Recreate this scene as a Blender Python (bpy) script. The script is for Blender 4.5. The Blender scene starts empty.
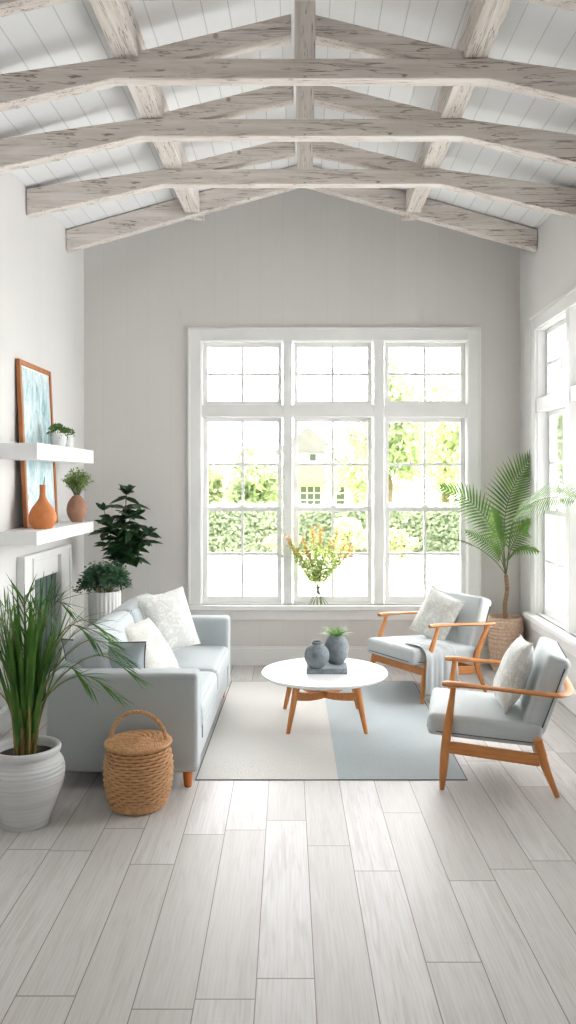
import bpy, math, random
from mathutils import Vector, Matrix
R = math.radians
PI = math.pi
random.seed(7)
scene = bpy.context.scene
COL = scene.collection

# ------------------------------------------------------------------ camera geometry
F, VX, VY, EYE = 813.0, 305.0, 480.0, 1.652
def at(px, py, d):
    """point of the room seen at picture position (px, py) at depth d"""
    return Vector(((px - VX) * d / F, d, EYE - (py - VY) * d / F))

# ------------------------------------------------------------------ mesh builder
class MB:
    def __init__(s):
        s.v = []; s.f = []
    def add(s, vs, fs):
        o = len(s.v)
        s.v += [Vector(p) for p in vs]
        s.f += [tuple(i + o for i in f) for f in fs]
        return s
    def xf(s, m):
        s.v = [m @ p for p in s.v]
        return s
    def join(s, other):
        return s.add(other.v, other.f)
    def box(s, x0, x1, y0, y1, z0, z1):
        v = [(x0,y0,z0),(x1,y0,z0),(x1,y1,z0),(x0,y1,z0),(x0,y0,z1),(x1,y0,z1),(x1,y1,z1),(x0,y1,z1)]
        return s.add(v, [(0,3,2,1),(4,5,6,7),(0,1,5,4),(1,2,6,5),(2,3,7,6),(3,0,4,7)])
    def prism(s, poly, y0, y1):
        """polygon in x,z swept along y"""
        n = len(poly)
        v = [(x, y0, z) for x, z in poly] + [(x, y1, z) for x, z in poly]
        f = [tuple(range(n)), tuple(range(2*n-1, n-1, -1))]
        for i in range(n):
            j = (i+1) % n
            f.append((i, i+n, j+n, j))
        return s.add(v, f)
    def bridge(s, polys, cap=True):
        n = len(polys[0]); v = []; f = []
        for p in polys: v += list(p)
        for k in range(len(polys)-1):
            for i in range(n):
                j = (i+1) % n
                f.append((k*n+i, k*n+j, (k+1)*n+j, (k+1)*n+i))
        if cap:
            f.append(tuple(range(n-1, -1, -1)))
            f.append(tuple(range((len(polys)-1)*n, len(polys)*n)))
        return s.add(v, f)
    def tube(s, pts, rad, seg=8, flat=1.0, up=Vector((0,0,1))):
        pts = [Vector(p) for p in pts]
        if not hasattr(rad, '__len__'): rad = [rad]*len(pts)
        rings = []
        for i, p in enumerate(pts):
            a = pts[max(i-1, 0)]; b = pts[min(i+1, len(pts)-1)]
            t = (b-a).normalized()
            u = up if abs(t.dot(up)) < .95 else Vector((0, 1, 0)) if abs(t.y) < .9 else Vector((1, 0, 0))
            sd = t.cross(u).normalized(); nn = sd.cross(t).normalized()
            r = rad[i]
            rings.append([p + sd*math.cos(2*PI*k/seg)*r + nn*math.sin(2*PI*k/seg)*r*flat for k in range(seg)])
        return s.bridge(rings)
    def lathe(s, prof, seg=32, c=(0,0,0), disp=None, cap=True):
        c = Vector(c); v = []; f = []
        n = len(prof)
        for k, (r, z) in enumerate(prof):
            for i in range(seg):
                a = 2*PI*i/seg
                rr = r + (disp(i, k) if disp else 0)
                v.append(c + Vector((rr*math.cos(a), rr*math.sin(a), z)))
        for k in range(n-1):
            for i in range(seg):
                j = (i+1) % seg
                f.append((k*seg+i, k*seg+j, (k+1)*seg+j, (k+1)*seg+i))
        if cap:
            f.append(tuple(range(seg-1, -1, -1)))
            f.append(tuple(range((n-1)*seg, n*seg)))
        return s.add(v, f)
    def grid(s, fn, nu, nv, closed_u=False):
        v = []; f = []
        for j in range(nv+1):
            for i in range(nu+1):
                v.append(fn(i/nu, j/nv))
        w = nu+1
        for j in range(nv):
            for i in range(nu):
                f.append((j*w+i, j*w+i+1, (j+1)*w+i+1, (j+1)*w+i))
        return s.add(v, f)
    def rbox(s, sx, sy, sz, r, n=10, puff=0.0, c=(0,0,0), side=0.0):
        """rounded cushion box centred on c; puff swells top and bottom, side swells the sides"""
        c = Vector(c); hx, hy, hz = sx/2, sy/2, sz/2
        def shape(p):
            x, y, z = p
            ix = max(-(hx-r), min(hx-r, x)); iy = max(-(hy-r), min(hy-r, y)); iz = max(-(hz-r), min(hz-r, z))
            d = Vector((x-ix, y-iy, z-iz))
            if d.length > 1e-9: d = d.normalized()*r
            q = Vector((ix, iy, iz)) + d
            u, v, w = x/hx, y/hy, z/hz
            q.z += (z/hz)*puff*(1-u*u)*(1-v*v)
            q.x += (x/hx)*side*(1-v*v)*(1-w*w)
            q.y += (y/hy)*side*(1-u*u)*(1-w*w)
            return q + c
        def knots(h):
            a = [-h, -h+r*.15, -h+r*.4, -h+r*.7]
            m = max(n, 2)
            mid = [(-h+r) + (2*(h-r))*i/m for i in range(m+1)]
            return a + mid + [-t for t in reversed(a)]
        kx, ky, kz = knots(hx), knots(hy), knots(hz)
        for sgn in (-1, 1):
            for (A, B, fx) in ((kx, ky, lambda a, b: (a, b, sgn*hz)), (ky, kz, lambda a, b: (sgn*hx, a, b)), (kz, kx, lambda a, b: (b, sgn*hy, a))):
                v = [shape(fx(a, b)) for b in B for a in A]
                w = len(A); f = []
                for j in range(len(B)-1):
                    for i in range(w-1):
                        q = (j*w+i, j*w+i+1, (j+1)*w+i+1, (j+1)*w+i)
                        f.append(q if sgn > 0 else q[::-1])
                s.add(v, f)
        s.weld = True
        return s
    def pillow(s, w, h, t, n=22, wob=0.0, seed=0, pinch=.07):
        rnd = random.Random(seed)
        ph = [rnd.uniform(0, 6.28) for _ in range(8)]
        def pt(u, v, sg):
            a, b = u*2-1, v*2-1
            x = a*w/2*(1-pinch*(1-b*b)); y = b*h/2*(1-pinch*(1-a*a))
            z = sg*t/2*(max(0, (1-abs(a)**2.6))*max(0, (1-abs(b)**2.6)))**.55
            k = (1-a*a)*(1-b*b)
            z += sg*wob*k*(math.sin(5*a+ph[0]+3*b)+.6*math.sin(7*b+ph[1]-2*a)+.4*math.sin(11*a-6*b+ph[2]))
            return Vector((x, y, z))
        s.grid(lambda u, v: pt(u, v, 1), n, n)
        s.grid(lambda u, v: pt(1-u, v, -1), n, n)
        s.weld = True
        return s
    def leaf(s, p, d, nrm, L, W, droop=0.0, seg=3, tip=.5, fold=0.0):
        d = Vector(d).normalized(); sd = d.cross(Vector(nrm))
        if sd.length < 1e-4: sd = d.cross(Vector((.3, .5, .8)))
        sd.normalize(); nn = sd.cross(d).normalized()
        p = Vector(p); vs = []; fs = []
        for k in range(seg+1):
            q = k/seg
            wd = W*.5*math.sin(PI*min(1, (q*.92+.08))**tip) if k < seg else W*.03
            c = p + d*L*q + Vector((0, 0, -1))*droop*L*q*q
            vs += [c - sd*wd + nn*fold*wd, c, c + sd*wd + nn*fold*wd]
        for k in range(seg):
            a = 3*k
            fs += [(a, a+1, a+4, a+3), (a+1, a+2, a+5, a+4)]
        return s.add(vs, fs)
    def build(s, name, mat, parent=None, bevel=0, smooth=None, origin=None, bseg=2):
        o = Vector(origin) if origin is not None else (Vector(parent.location) if parent is not None and parent.get('_w') else Vector((0,0,0)))
        me = bpy.data.meshes.new(name)
        me.from_pydata([tuple(p-o) for p in s.v], [], s.f)
        if getattr(s, 'weld', False):
            import bmesh
            bm = bmesh.new(); bm.from_mesh(me)
            bmesh.ops.remove_doubles(bm, verts=bm.verts, dist=1e-5)
            bm.to_mesh(me); bm.free()
        me.validate(); me.update()
        if smooth is None: smooth = 35
        if smooth:
            for p in me.polygons: p.use_smooth = True
            me.set_sharp_from_angle(angle=R(smooth))
        ob = bpy.data.objects.new(name, me)
        COL.objects.link(ob)
        if isinstance(mat, (list, tuple)):
            for m in mat: me.materials.append(m)
        else:
            me.materials.append(mat)
        if parent is not None: ob.parent = parent
        elif origin is not None: ob.location = o
        if bevel:
            b = ob.modifiers.new('bevel', 'BEVEL'); b.width = bevel; b.segments = bseg; b.limit_method = 'ANGLE'; b.angle_limit = R(40)
        return ob

def frame(c, x, z):
    """matrix with local x, local z as given (z = pillow normal)"""
    z = Vector(z).normalized(); x = Vector(x); x = (x - z*x.dot(z)).normalized(); y = z.cross(x)
    m = Matrix.Identity(4)
    for i in range(3):
        m[i][0] = x[i]; m[i][1] = y[i]; m[i][2] = z[i]; m[i][3] = c[i]
    return m

def tag(o, label, cat, group=None, kind=None):
    if label: o['label'] = label
    if cat: o['category'] = cat
    if group: o['group'] = group
    if kind: o['kind'] = kind
    return o
def thing(name, label, cat, loc=(0,0,0), rz=0.0, group=None, world=True):
    o = bpy.data.objects.new(name, None); COL.objects.link(o)
    o.empty_display_size = .1
    o.location = loc; o.rotation_euler = (0, 0, rz)
    if world: o['_w'] = 1
    return tag(o, label, cat, group)
def spline(pts, n):
    pts = [Vector(p) for p in pts]
    P = [pts[0]*2-pts[1]] + pts + [pts[-1]*2-pts[-2]]
    out = []
    m = len(pts)-1
    for k in range(n+1):
        t = k/n*m; i = min(int(t), m-1); u = t-i
        a, b, c, d = P[i], P[i+1], P[i+2], P[i+3]
        out.append(.5*((2*b)+(c-a)*u+(2*a-5*b+4*c-d)*u*u+(3*b-a-3*c+d)*u*u*u))
    return out

# ------------------------------------------------------------------ materials
def S(r, g, b):
    def l(c):
        c /= 255
        return c/12.92 if c <= .04045 else ((c+.055)/1.055)**2.4
    return (l(r), l(g), l(b), 1)
class NT:
    def __init__(s, name):
        s.m = bpy.data.materials.new(name); s.m.use_nodes = True
        s.t = s.m.node_tree; s.b = s.t.nodes['Principled BSDF']; s.out = s.t.nodes['Material Output']
    def n(s, kind, **kw):
        nd = s.t.nodes.new(kind)
        for k, v in kw.items():
            if k.startswith('i_'):
                nd.inputs[k[2:].replace('_', ' ')].default_value = v
            else: setattr(nd, k, v)
        return nd
    def l(s, a, b): s.t.links.new(a, b)
    def math(s, op, a, b=None, c=None):
        nd = s.n('ShaderNodeMath', operation=op)
        for i, x in enumerate((a, b, c)):
            if x is None: continue
            if hasattr(x, 'is_linked'): s.l(x, nd.inputs[i])
            else: nd.inputs[i].default_value = x
        return nd.outputs[0]
    def coords(s, scale=(1,1,1), kind='Object'):
        tc = s.n('ShaderNodeTexCoord'); mp = s.n('ShaderNodeMapping')
        mp.inputs['Scale'].default_value = scale
        s.l(tc.outputs[kind], mp.inputs['Vector'])
        return mp.outputs[0]
    def noise(s, vec, scale, detail=4, rough=.55, dist=0):
        nd = s.n('ShaderNodeTexNoise'); nd.inputs['Scale'].default_value = scale; nd.inputs['Detail'].default_value = detail
        nd.inputs['Roughness'].default_value = rough; nd.inputs['Distortion'].default_value = dist
        if vec is not None: s.l(vec, nd.inputs['Vector'])
        return nd.outputs[0]
    def ramp(s, fac, stops):
        nd = s.n('ShaderNodeValToRGB'); e = nd.color_ramp.elements
        while len(e) < len(stops): e.new(.5)
        for el, (p, c) in zip(e, stops):
            el.position = p; el.color = c if len(c) == 4 else (*c, 1)
        s.l(fac, nd.inputs[0])
        return nd.outputs[0]
    def mix(s, fac, a, b, mode='MIX'):
        nd = s.n('ShaderNodeMix', data_type='RGBA', blend_type=mode)
        for idx, x in ((0, fac), (6, a), (7, b)):
            if hasattr(x, 'is_linked'): s.l(x, nd.inputs[idx])
            else: nd.inputs[idx].default_value = x
        return nd.outputs[2]
    def bump(s, h, strength, dist=.01):
        nd = s.n('ShaderNodeBump'); nd.inputs['Strength'].default_value = strength; nd.inputs['Distance'].default_value = dist
        s.l(h, nd.inputs['Height']); s.l(nd.outputs[0], s.b.inputs['Normal'])
    def base(s, c):
        if hasattr(c, 'is_linked'): s.l(c, s.b.inputs['Base Color'])
        else: s.b.inputs['Base Color'].default_value = c
    def rough(s, v): s.b.inputs['Roughness'].default_value = v
W4 = (1,1,1,1); K4 = (0,0,0,1)

def plain(name, c, rough=.6, c2=None, scale=8, bump=0, bscale=60, stretch=(1,1,1), spec=None):
    t = NT(name); v = t.coords(stretch)
    if c2: t.base(t.ramp(t.noise(v, scale), [(.3, c), (.7, c2)]))
    else: t.base(c)
    t.rough(rough)
    if spec is not None: t.b.inputs['Specular IOR Level'].default_value = spec
    if bump: t.bump(t.noise(v, bscale, 3), bump, .004)
    return t.m
def fabric(name, c, c2, weave=260, strength=.35):
    t = NT(name); v = t.coords()
    big = t.noise(v, 5, 3)
    fine = t.noise(v, weave, 2, .7)
    col = t.mix(t.math('MULTIPLY', fine, .9), c, c2)
    col = t.mix(t.math('MULTIPLY', big, .35), col, c2)
    t.base(col); t.rough(.95); t.b.inputs['Specular IOR Level'].default_value = .15
    t.b.inputs['Sheen Weight'].default_value = .15
    t.bump(fine, strength, .003)
    return t.m
def wood(name, c1, c2, rough=.42, axis=(3, 30, 30)):
    t = NT(name); v = t.coords(axis)
    g = t.noise(v, 2.2, 5, .6, .6)
    t.base(t.ramp(g, [(.28, c2), (.72, c1)])); t.rough(rough)
    t.bump(g, .08, .002)
    return t.m
def leafmat(name, c1, c2, scale=9, trans=.3, rough=.45):
    t = NT(name); v = t.coords()
    c = t.ramp(t.noise(v, scale, 2), [(.32, c1), (.68, c2)])
    t.base(c); t.rough(rough); t.b.inputs['Specular IOR Level'].default_value = .35
    tr = t.n('ShaderNodeBsdfTranslucent'); t.l(c, tr.inputs['Color'])
    mx = t.n('ShaderNodeMixShader'); mx.inputs[0].default_value = trans
    t.l(t.b.outputs[0], mx.inputs[1]); t.l(tr.outputs[0], mx.inputs[2]); t.l(mx.outputs[0], t.out.inputs[0])
    return t.m

def boards(name, c, c2, axis, width, rough=.75, depth=.4, line=.82):
    """painted boards; grooves every width along one axis, faint streaks along another"""
    t = NT(name); tc = t.n('ShaderNodeTexCoord'); sp = t.n('ShaderNodeSeparateXYZ'); t.l(tc.outputs['Object'], sp.inputs[0])
    x = t.math('DIVIDE', sp.outputs[axis], width)
    fr = t.math('FRACT', x); row = t.math('FLOOR', x)
    d = t.math('ABSOLUTE', t.math('SUBTRACT', fr, .5))
    groove = t.math('GREATER_THAN', d, .5-.0025/width)
    wn = t.n('ShaderNodeTexWhiteNoise', noise_dimensions='1D'); t.l(row, wn.inputs['W'])
    sc = [6, 6, .5]
    if axis == 0 and name.startswith('ceiling'): sc = [6, .5, 6]
    g = t.noise(t.coords(sc), 5, 4)
    col = t.mix(t.math('ADD', t.math('MULTIPLY', wn.outputs[0], .35), t.math('MULTIPLY', g, .5)), c, c2)
    dark = tuple(v*line for v in c[:3]) + (1,)
    t.base(t.mix(groove, col, dark)); t.rough(rough)
    inv = t.math('SUBTRACT', 1.0, groove)
    t.bump(inv, depth, .003)
    return t.m

def beam_mat(name, axis):
    t = NT(name)
    st = [14, 14, 14]; st[axis] = 1.1
    v = t.coords(st)
    g = t.noise(v, 1.6, 6, .62, .5)
    st2 = [26, 26, 26]; st2[axis] = 2.0
    crack = t.noise(t.coords(st2), 1.0, 5, .55, 1.2)
    patch = t.noise(t.coords(), 3.2, 3)
    col = t.ramp(g, [(.25, S(204,194,185)), (.5, S(226,218,211)), (.75, S(240,235,230))])
    st3 = [34, 34, 34]; st3[axis] = 1.5
    c3 = t.noise(t.coords(st3), 1.0, 4, .5, .8)
    ln = t.ramp(t.math('ABSOLUTE', t.math('SUBTRACT', c3, .5)), [(.004, W4), (.016, K4)])
    ck = t.math('MAXIMUM', t.ramp(crack, [(.335, W4), (.37, K4)]), ln)
    pk = t.ramp(patch, [(.36, K4), (.5, W4)])
    m = t.math('MULTIPLY', t.math('MULTIPLY', ck, pk), .85)
    col = t.mix(m, col, S(128,112,100))
    # small knots and nail holes
    vo = t.n('ShaderNodeTexVoronoi', feature='F1'); vo.inputs['Scale'].default_value = 3.5
    t.l(t.coords(), vo.inputs['Vector'])
    kn = t.ramp(vo.outputs['Distance'], [(.035, W4), (.06, K4)])
    col = t.mix(t.math('MULTIPLY', kn, .6), col, S(120,104,92))
    t.base(col); t.rough(.8)
    h = t.math('SUBTRACT', g, t.math('MULTIPLY', m, .8))
    t.bump(h, .45, .006)
    return t.m

def floor_mat():
    t = NT('whitewashed_planks')
    tc = t.n('ShaderNodeTexCoord'); sp = t.n('ShaderNodeSeparateXYZ'); t.l(tc.outputs['Object'], sp.inputs[0])
    X, Y = sp.outputs[0], sp.outputs[1]
    Wd, Ln = .192, 1.25
    xs = t.math('ADD', X, t.math('MULTIPLY_ADD', Y, 17/813, .0055-4.47*17/813))
    xr = t.math('DIVIDE', xs, Wd); row = t.math('FLOOR', xr); fx = t.math('FRACT', xr)
    wn = t.n('ShaderNodeTexWhiteNoise', noise_dimensions='1D'); t.l(t.math('ADD', row, 3.7), wn.inputs['W'])
    yr = t.math('ADD', t.math('DIVIDE', Y, Ln), t.math('MULTIPLY', wn.outputs[0], 5.0))
    idx = t.math('FLOOR', yr); fy = t.math('FRACT', yr)
    cb = t.n('ShaderNodeCombineXYZ'); t.l(row, cb.inputs[0]); t.l(idx, cb.inputs[1])
    w2 = t.n('ShaderNodeTexWhiteNoise', noise_dimensions='3D'); t.l(cb.outputs[0], w2.inputs['Vector'])
    rnd = w2.outputs[0]
    c2 = t.n('ShaderNodeCombineXYZ')
    t.l(t.math('MULTIPLY', xs, 22), c2.inputs[0]); t.l(t.math('MULTIPLY', Y, 1.6), c2.inputs[1]); t.l(t.math('MULTIPLY', rnd, 40), c2.inputs[2])
    g = t.noise(c2.outputs[0], 1.5, 6, .62, 1.1)
    c3 = t.n('ShaderNodeCombineXYZ')
    t.l(t.math('MULTIPLY', xs, 9), c3.inputs[0]); t.l(t.math('MULTIPLY', Y, 1.1), c3.inputs[1]); t.l(t.math('MULTIPLY', rnd, 77), c3.inputs[2])
    rings = t.n('ShaderNodeTexWave', wave_type='BANDS'); rings.inputs['Scale'].default_value = 2.2; rings.inputs['Distortion'].default_value = 9; rings.inputs['Detail'].default_value = 3
    rings.inputs['Detail Scale'].default_value = .7
    t.l(c3.outputs[0], rings.inputs['Vector'])
    base = t.ramp(g, [(.25, S(184,180,176)), (.5, S(209,206,204)), (.8, S(220,218,217))])
    base = t.mix(t.math('MULTIPLY', t.ramp(rings.outputs[0], [(0.0, W4), (.16, K4)]), .22), base, S(150,144,140))
    base = t.mix(t.math('MULTIPLY', rnd, .6), base, S(178,172,167))
    ex = t.math('MINIMUM', fx, t.math('SUBTRACT', 1.0, fx)); ey = t.math('MINIMUM', fy, t.math('SUBTRACT', 1.0, fy))
    seam = t.math('MAXIMUM', t.math('LESS_THAN', ex, .0019/Wd), t.math('LESS_THAN', ey, .0026/Ln))
    base = t.mix(seam, base, S(128,122,116))
    t.base(base); t.rough(.47)
    t.b.inputs['Specular IOR Level'].default_value = .25
    h = t.math('SUBTRACT', t.math('MULTIPLY', g, .35), t.math('MULTIPLY', seam, 1.0))
    t.bump(h, .35, .004)
    return t.m

def glass_mat():
    t = NT('clear_glass')
    tr = t.n('ShaderNodeBsdfTransparent'); gl = t.n('ShaderNodeBsdfGlossy'); gl.inputs['Roughness'].default_value = .02
    fr = t.n('ShaderNodeFresnel'); fr.inputs[0].default_value = 1.45
    mx = t.n('ShaderNodeMixShader')
    t.l(t.math('MULTIPLY', fr.outputs[0], .7), mx.inputs[0]); t.l(tr.outputs[0], mx.inputs[1]); t.l(gl.outputs[0], mx.inputs[2]); t.l(mx.outputs[0], t.out.inputs[0])
    t.t.nodes.remove(t.b)
    return t.m

m_floor = floor_mat()
m_wall = boards('grey_wall_boards', S(222,219,216), S(216,213,210), 0, .2, line=.93, depth=.2)
m_side = boards('side_wall_boards', S(222,221,219), S(217,216,214), 1, .16, line=.95, depth=.15)
m_ceil = boards('ceiling_white_boards', S(238,239,240), S(231,232,233), 0, .135, line=.68, depth=.6)
m_white = plain('white_paint', S(240,240,238), .45, S(234,234,232), 3)
m_shelf = plain('shelf_white', S(244,244,244), .4)
m_glass = glass_mat()
m_beam = [beam_mat('whitewashed_beam_across', 0), beam_mat('whitewashed_beam_along', 1), beam_mat('whitewashed_beam_upright', 2)]
m_sofa = fabric('sofa_fabric', S(197,202,204), S(166,173,176), 150, .5)
m_chair = fabric('chair_fabric', S(214,219,220), S(188,195,197), 150, .5)
m_pipe = plain('dark_piping', S(88,94,98), .9)
m_wood = wood('honey_wood', S(216,148,86), S(188,116,60))
m_woodz = wood('honey_wood_upright', S(216,148,86), S(188,116,60), axis=(30, 30, 3))
m_legw = wood('orange_leg_wood', S(214,126,58), S(190,100,40), axis=(30, 30, 4))
m_framew = wood('frame_wood', S(190,120,66), S(158,92,46), axis=(20, 20, 4))
m_table = plain('table_white', S(246,246,246), .3)
m_tableedge = m_table

# ------------------------------------------------------------------ room shell
YB, XL, XR = 7.26, -1.973, 1.92
EAVE, RIDGE, XC = EYE+2.07, EYE+2.62, -0.02
YF = -3.0
HW = (XR-XL)/2
def struct(ob): ob['kind'] = 'structure'; return ob

# openings
BU = [(-.93,-.196), (-.116,.616), (.705,1.455)]
RU = [(6.73,5.95), (5.86,5.08), (4.99,4.21)]
RU2 = [(-.55,-1.33), (-1.42,-2.20)]  # unseen openings behind the camera, added to bring light in from the right
VT, VTR1, VTR0, VB = 2.90, 2.325, 2.215, .545
TH = .16

struct(MB().box(XL-TH, XR+TH, YF, YB+TH, -.12, 0).build('floor', m_floor))
# back wall with the gable: left, right, below, above
bw = MB()
x0, x1 = BU[0][0], BU[-1][1]
bw.prism([(XL-TH,0),(x0,0),(x0,RIDGE-(abs(x0-XC))*.2816),(XL-TH,EAVE-.05)], YB, YB+TH)
bw.prism([(x1,0),(XR+TH,0),(XR+TH,EAVE-.05),(x1,RIDGE-(x1-XC)*.2816)], YB, YB+TH)
bw.box(x0, x1, YB, YB+TH, 0, VB)
bw.prism([(x0,VT),(x1,VT),(x1,RIDGE-(x1-XC)*.2816),(XC,RIDGE),(x0,RIDGE-(XC-x0)*.2816)], YB, YB+TH)
struct(bw.build('wall_back', m_wall, smooth=0))
struct(MB().box(XL-TH, XL, YF, YB, 0, EAVE+.02).build('wall_left', m_side))
rw = MB()
ya, yb = RU[-1][1], RU[0][0]
yc, yd = RU2[0][0], RU2[-1][1]
rw.box(XR, XR+TH, yb, YB, 0, EAVE+.02).box(XR, XR+TH, yc, ya, 0, EAVE+.02).box(XR, XR+TH, YF, yd, 0, EAVE+.02)
for p_, q_ in ((ya, yb), (yd, yc)):
    rw.box(XR, XR+TH, p_, q_, 0, VB).box(XR, XR+TH, p_, q_, VT, EAVE+.02)
struct(rw.build('wall_right', m_side, smooth=0))
sl = .2816
fw_ = MB()
fw_.prism([(XL-TH,0),(XR+TH,0),(XR+TH,EAVE-.05),(XC,RIDGE),(XL-TH,EAVE-.05)], YF-TH, YF)
struct(fw_.build('wall_front_added', m_side, smooth=0))  # unseen wall behind the camera, added to hold back frontal light
ce = MB()
ce.prism([(XL-TH-.1, RIDGE-(XC-XL+TH+.1)*sl), (XC, RIDGE), (XR+TH+.1, RIDGE-(XR+TH+.1-XC)*sl), (XR+TH+.1, RIDGE+.22-(XR+TH+.1-XC)*sl), (XC, RIDGE+.22), (XL-TH-.1, RIDGE+.22-(XC-XL+TH+.1)*sl)], YF, YB+TH+.3)
struct(ce.build('ceiling', m_ceil, smooth=0))
bb = MB().box(XL, XR, YB-.018, YB, 0, .15).box(XL, XR, YB-.012, YB, .15, .165)
struct(bb.build('baseboard_back', m_white, bevel=.003))
struct(MB().box(XL, XL+.018, YF, 5.54, 0, .15).box(XL, XL+.012, YF, 5.54, .15, .165).box(XL, XL+.018, 6.70, YB-.018, 0, .15).box(XL, XL+.012, 6.70, YB-.018, .15, .165).build('baseboard_left', m_white, bevel=.003))
struct(MB().box(XR-.018, XR, YF, YB-.018, 0, .15).box(XR-.012, XR, YF, YB-.018, .15, .165).build('baseboard_right', m_white, bevel=.003))

def window(name, cols, mp):
    """cols: list of (u0,u1); mp(u, w, v) -> world (w = outward depth from the wall face)"""
    def B(mb, u0, u1, w0, w1, v0, v1):
        a = mp(u0, w0, v0); b = mp(u1, w1, v1)
        return mb.box(min(a[0],b[0]), max(a[0],b[0]), min(a[1],b[1]), max(a[1],b[1]), min(a[2],b[2]), max(a[2],b[2]))
    root = bpy.data.objects.new(name, None); COL.objects.link(root)
    root.location = mp((cols[0][0]+cols[-1][1])/2, 0, VB); root['_w'] = 1; root['kind'] = 'structure'
    sg = 1 if cols[0][1] > cols[0][0] else -1
    a, b = cols[0][0], cols[-1][1]
    cs = .112
    m = MB()
    B(m, a-sg*cs, a+sg*.004, -.022, 0, VB-.005, VT+cs); B(m, b-sg*.004, b+sg*cs, -.022, 0, VB-.005, VT+cs)
    B(m, a+sg*.004, b-sg*.004, -.022, 0, VT-.004, VT+cs)
    B(m, a-sg*(cs+.0), b+sg*(cs+.0), -.032, -.022, VT+cs-.022, VT+cs)
    B(m, a-sg*(cs), a-sg*(cs-.02), -.03, -.022, VB-.005, VT+cs-.022); B(m, b+sg*(cs-.02), b+sg*cs, -.03, -.022, VB-.005, VT+cs-.022)
    m.build('casing', m_white, root, bevel=.003)
    m = MB()
    jb = .02
    B(m, a, a+sg*jb*.6, 0, TH, VB, VT); B(m, b-sg*jb*.6, b, 0, TH, VB, VT); B(m, a, b, 0, TH, VT-jb*.6, VT); B(m, a, b, 0, TH+.03, VB-.03, VB+.005)
    for (c0, c1), (d0, d1) in zip(cols[:-1], cols[1:]):
        B(m, c1, d0, -.014, TH, VB, VT)
    for c0, c1 in cols:
        B(m, c0, c1, -.008, TH, VTR0, VTR1)
    m.build('window_frame', m_white, root, bevel=.003)
    m = MB(); B(m, a-sg*(cs+.03), b+sg*(cs+.03), -.075, .0, VB-.05, VB-.006)
    m.build('window_sill', m_white, root, bevel=.006)
    m = MB(); B(m, a-sg*cs, b+sg*cs, -.02, 0, VB-.14, VB-.05)
    m.build('apron', m_white, root, bevel=.003)
    def sash(c0, c1, w0, w1, v0, v1, nu, nv, st, rb, rt):
        m = MB()
        B(m, c0, c0+sg*st, w0, w1, v0, v1); B(m, c1-sg*st, c1, w0, w1, v0, v1)
        B(m, c0+sg*st, c1-sg*st, w0, w1, v0, v0+rb); B(m, c0+sg*st, c1-sg*st, w0, w1, v1-rt, v1)
        g0, g1, h0, h1 = c0+sg*st, c1-sg*st, v0+rb, v1-rt
        wm = (w0+w1)/2
        for k in range(1, nu):
            u = g0+(g1-g0)*k/nu; B(m, u-sg*.012, u+sg*.012, wm-.011, wm+.011, h0, h1)
        for k in range(1, nv):
            v = h0+(h1-h0)*k/nv; B(m, g0, g1, wm-.0105, wm+.0105, v-.012, v+.012)
        so = m.build('sash', m_white, root, bevel=.002)
        p = MB(); B(p, g0-sg*.004, g1+sg*.004, wm-.002, wm+.002, h0-.004, h1+.004)
        po = p.build('pane', m_glass, None, smooth=0, origin=root.location); po.location = (0,0,0); po.parent = so
        return so
    for c0, c1 in cols:
        i0, i1 = c0+sg*.013, c1-sg*.013
        mid = 1.39
        sash(i0, i1, .07, .105, VTR1+.002, VT-.013, 2, 2, .038, .038, .038)
        sash(i0, i1, .088, .12, mid-.02, VTR0-.002, 2, 2, .038, .04, .038)
        s = sash(i0, i1, .05, .086, VB+.006, mid+.02, 2, 2, .042, .055, .04)
        m = MB(); uc = (i0+i1)/2; B(m, uc-.025, uc+.025, .045, .075, mid+.0205, mid+.032); B(m, uc-.008, uc+.008, .04, .07, mid+.0325, mid+.045)
        lk = m.build('sash_lock', m_white, None, bevel=.002, origin=root.location); lk.location = (0,0,0); lk.parent = s
    return root
window('window_1', BU, lambda u, w, v: (u, YB+w, v))
window('window_2', RU, lambda u, w, v: (XR+w, u, v))
window('window_3_added', RU2, lambda u, w, v: (XR+w, u, v))  # unseen window added to light the front of the room

# ------------------------------------------------------------------ roof timbers
def truss(yf, label, tie=True, th=.088):
    t = thing('roof_truss', label, 'roof beam', (XC, yf+th/2, EAVE), group='timber trusses under the ceiling')
    E = EYE; xl, xr = XL+.004, XR-.004
    def cz(x, off): return RIDGE-abs(x-XC)*sl-off
    if tie:
        kx = .98
        poly = [(xl, E+1.872), (XC-kx, E+2.09), (XC+kx, E+2.09), (xr, E+1.872), (xr, cz(xr, .012)), (XC+kx+.02, E+2.195), (XC-kx-.02, E+2.195), (xl, cz(xl, .012))]
        MB().prism(poly, yf, yf+th).build('tie_beam', m_beam[0], t, bevel=.006, smooth=0)
        a, b = .052, 1.22
        for sgn in (-1, 1):
            P = [(XC+sgn*.052, E+2.325), (XC+sgn*1.10, E+2.095), (XC+sgn*1.10, E+2.178), (XC+sgn*.052, E+2.435)]
            if sgn < 0: P = P[::-1]
            MB().prism(P, yf+.012, yf+th+.018).build('rafter', m_beam[0], t, bevel=.006, smooth=0)
        w = .055
        MB().box(XC+.02-w, XC+.02+w, yf-.004, yf+th+.006, E+2.19, RIDGE-.03).build('king_post', m_beam[2], t, bevel=.005)
    else:
        for sgn in (-1, 1):
            e = xl if sgn < 0 else xr
            P = [(XC, cz(XC, .178)), (e, cz(e, .178)), (e, cz(e, .008)), (XC, cz(XC, .008))]
            if sgn < 0: P = P[::-1]
            MB().prism(P, yf, yf+th).build('rafter', m_beam[0], t, bevel=.006, smooth=0)
            MB().box(XC+sgn*.89-.065, XC+sgn*.89+.065, yf+th+.001, yf+th+.06, EYE+2.185, EYE+2.26).build('purlin_end', m_beam[1], t, bevel=.004)
    return t
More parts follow.
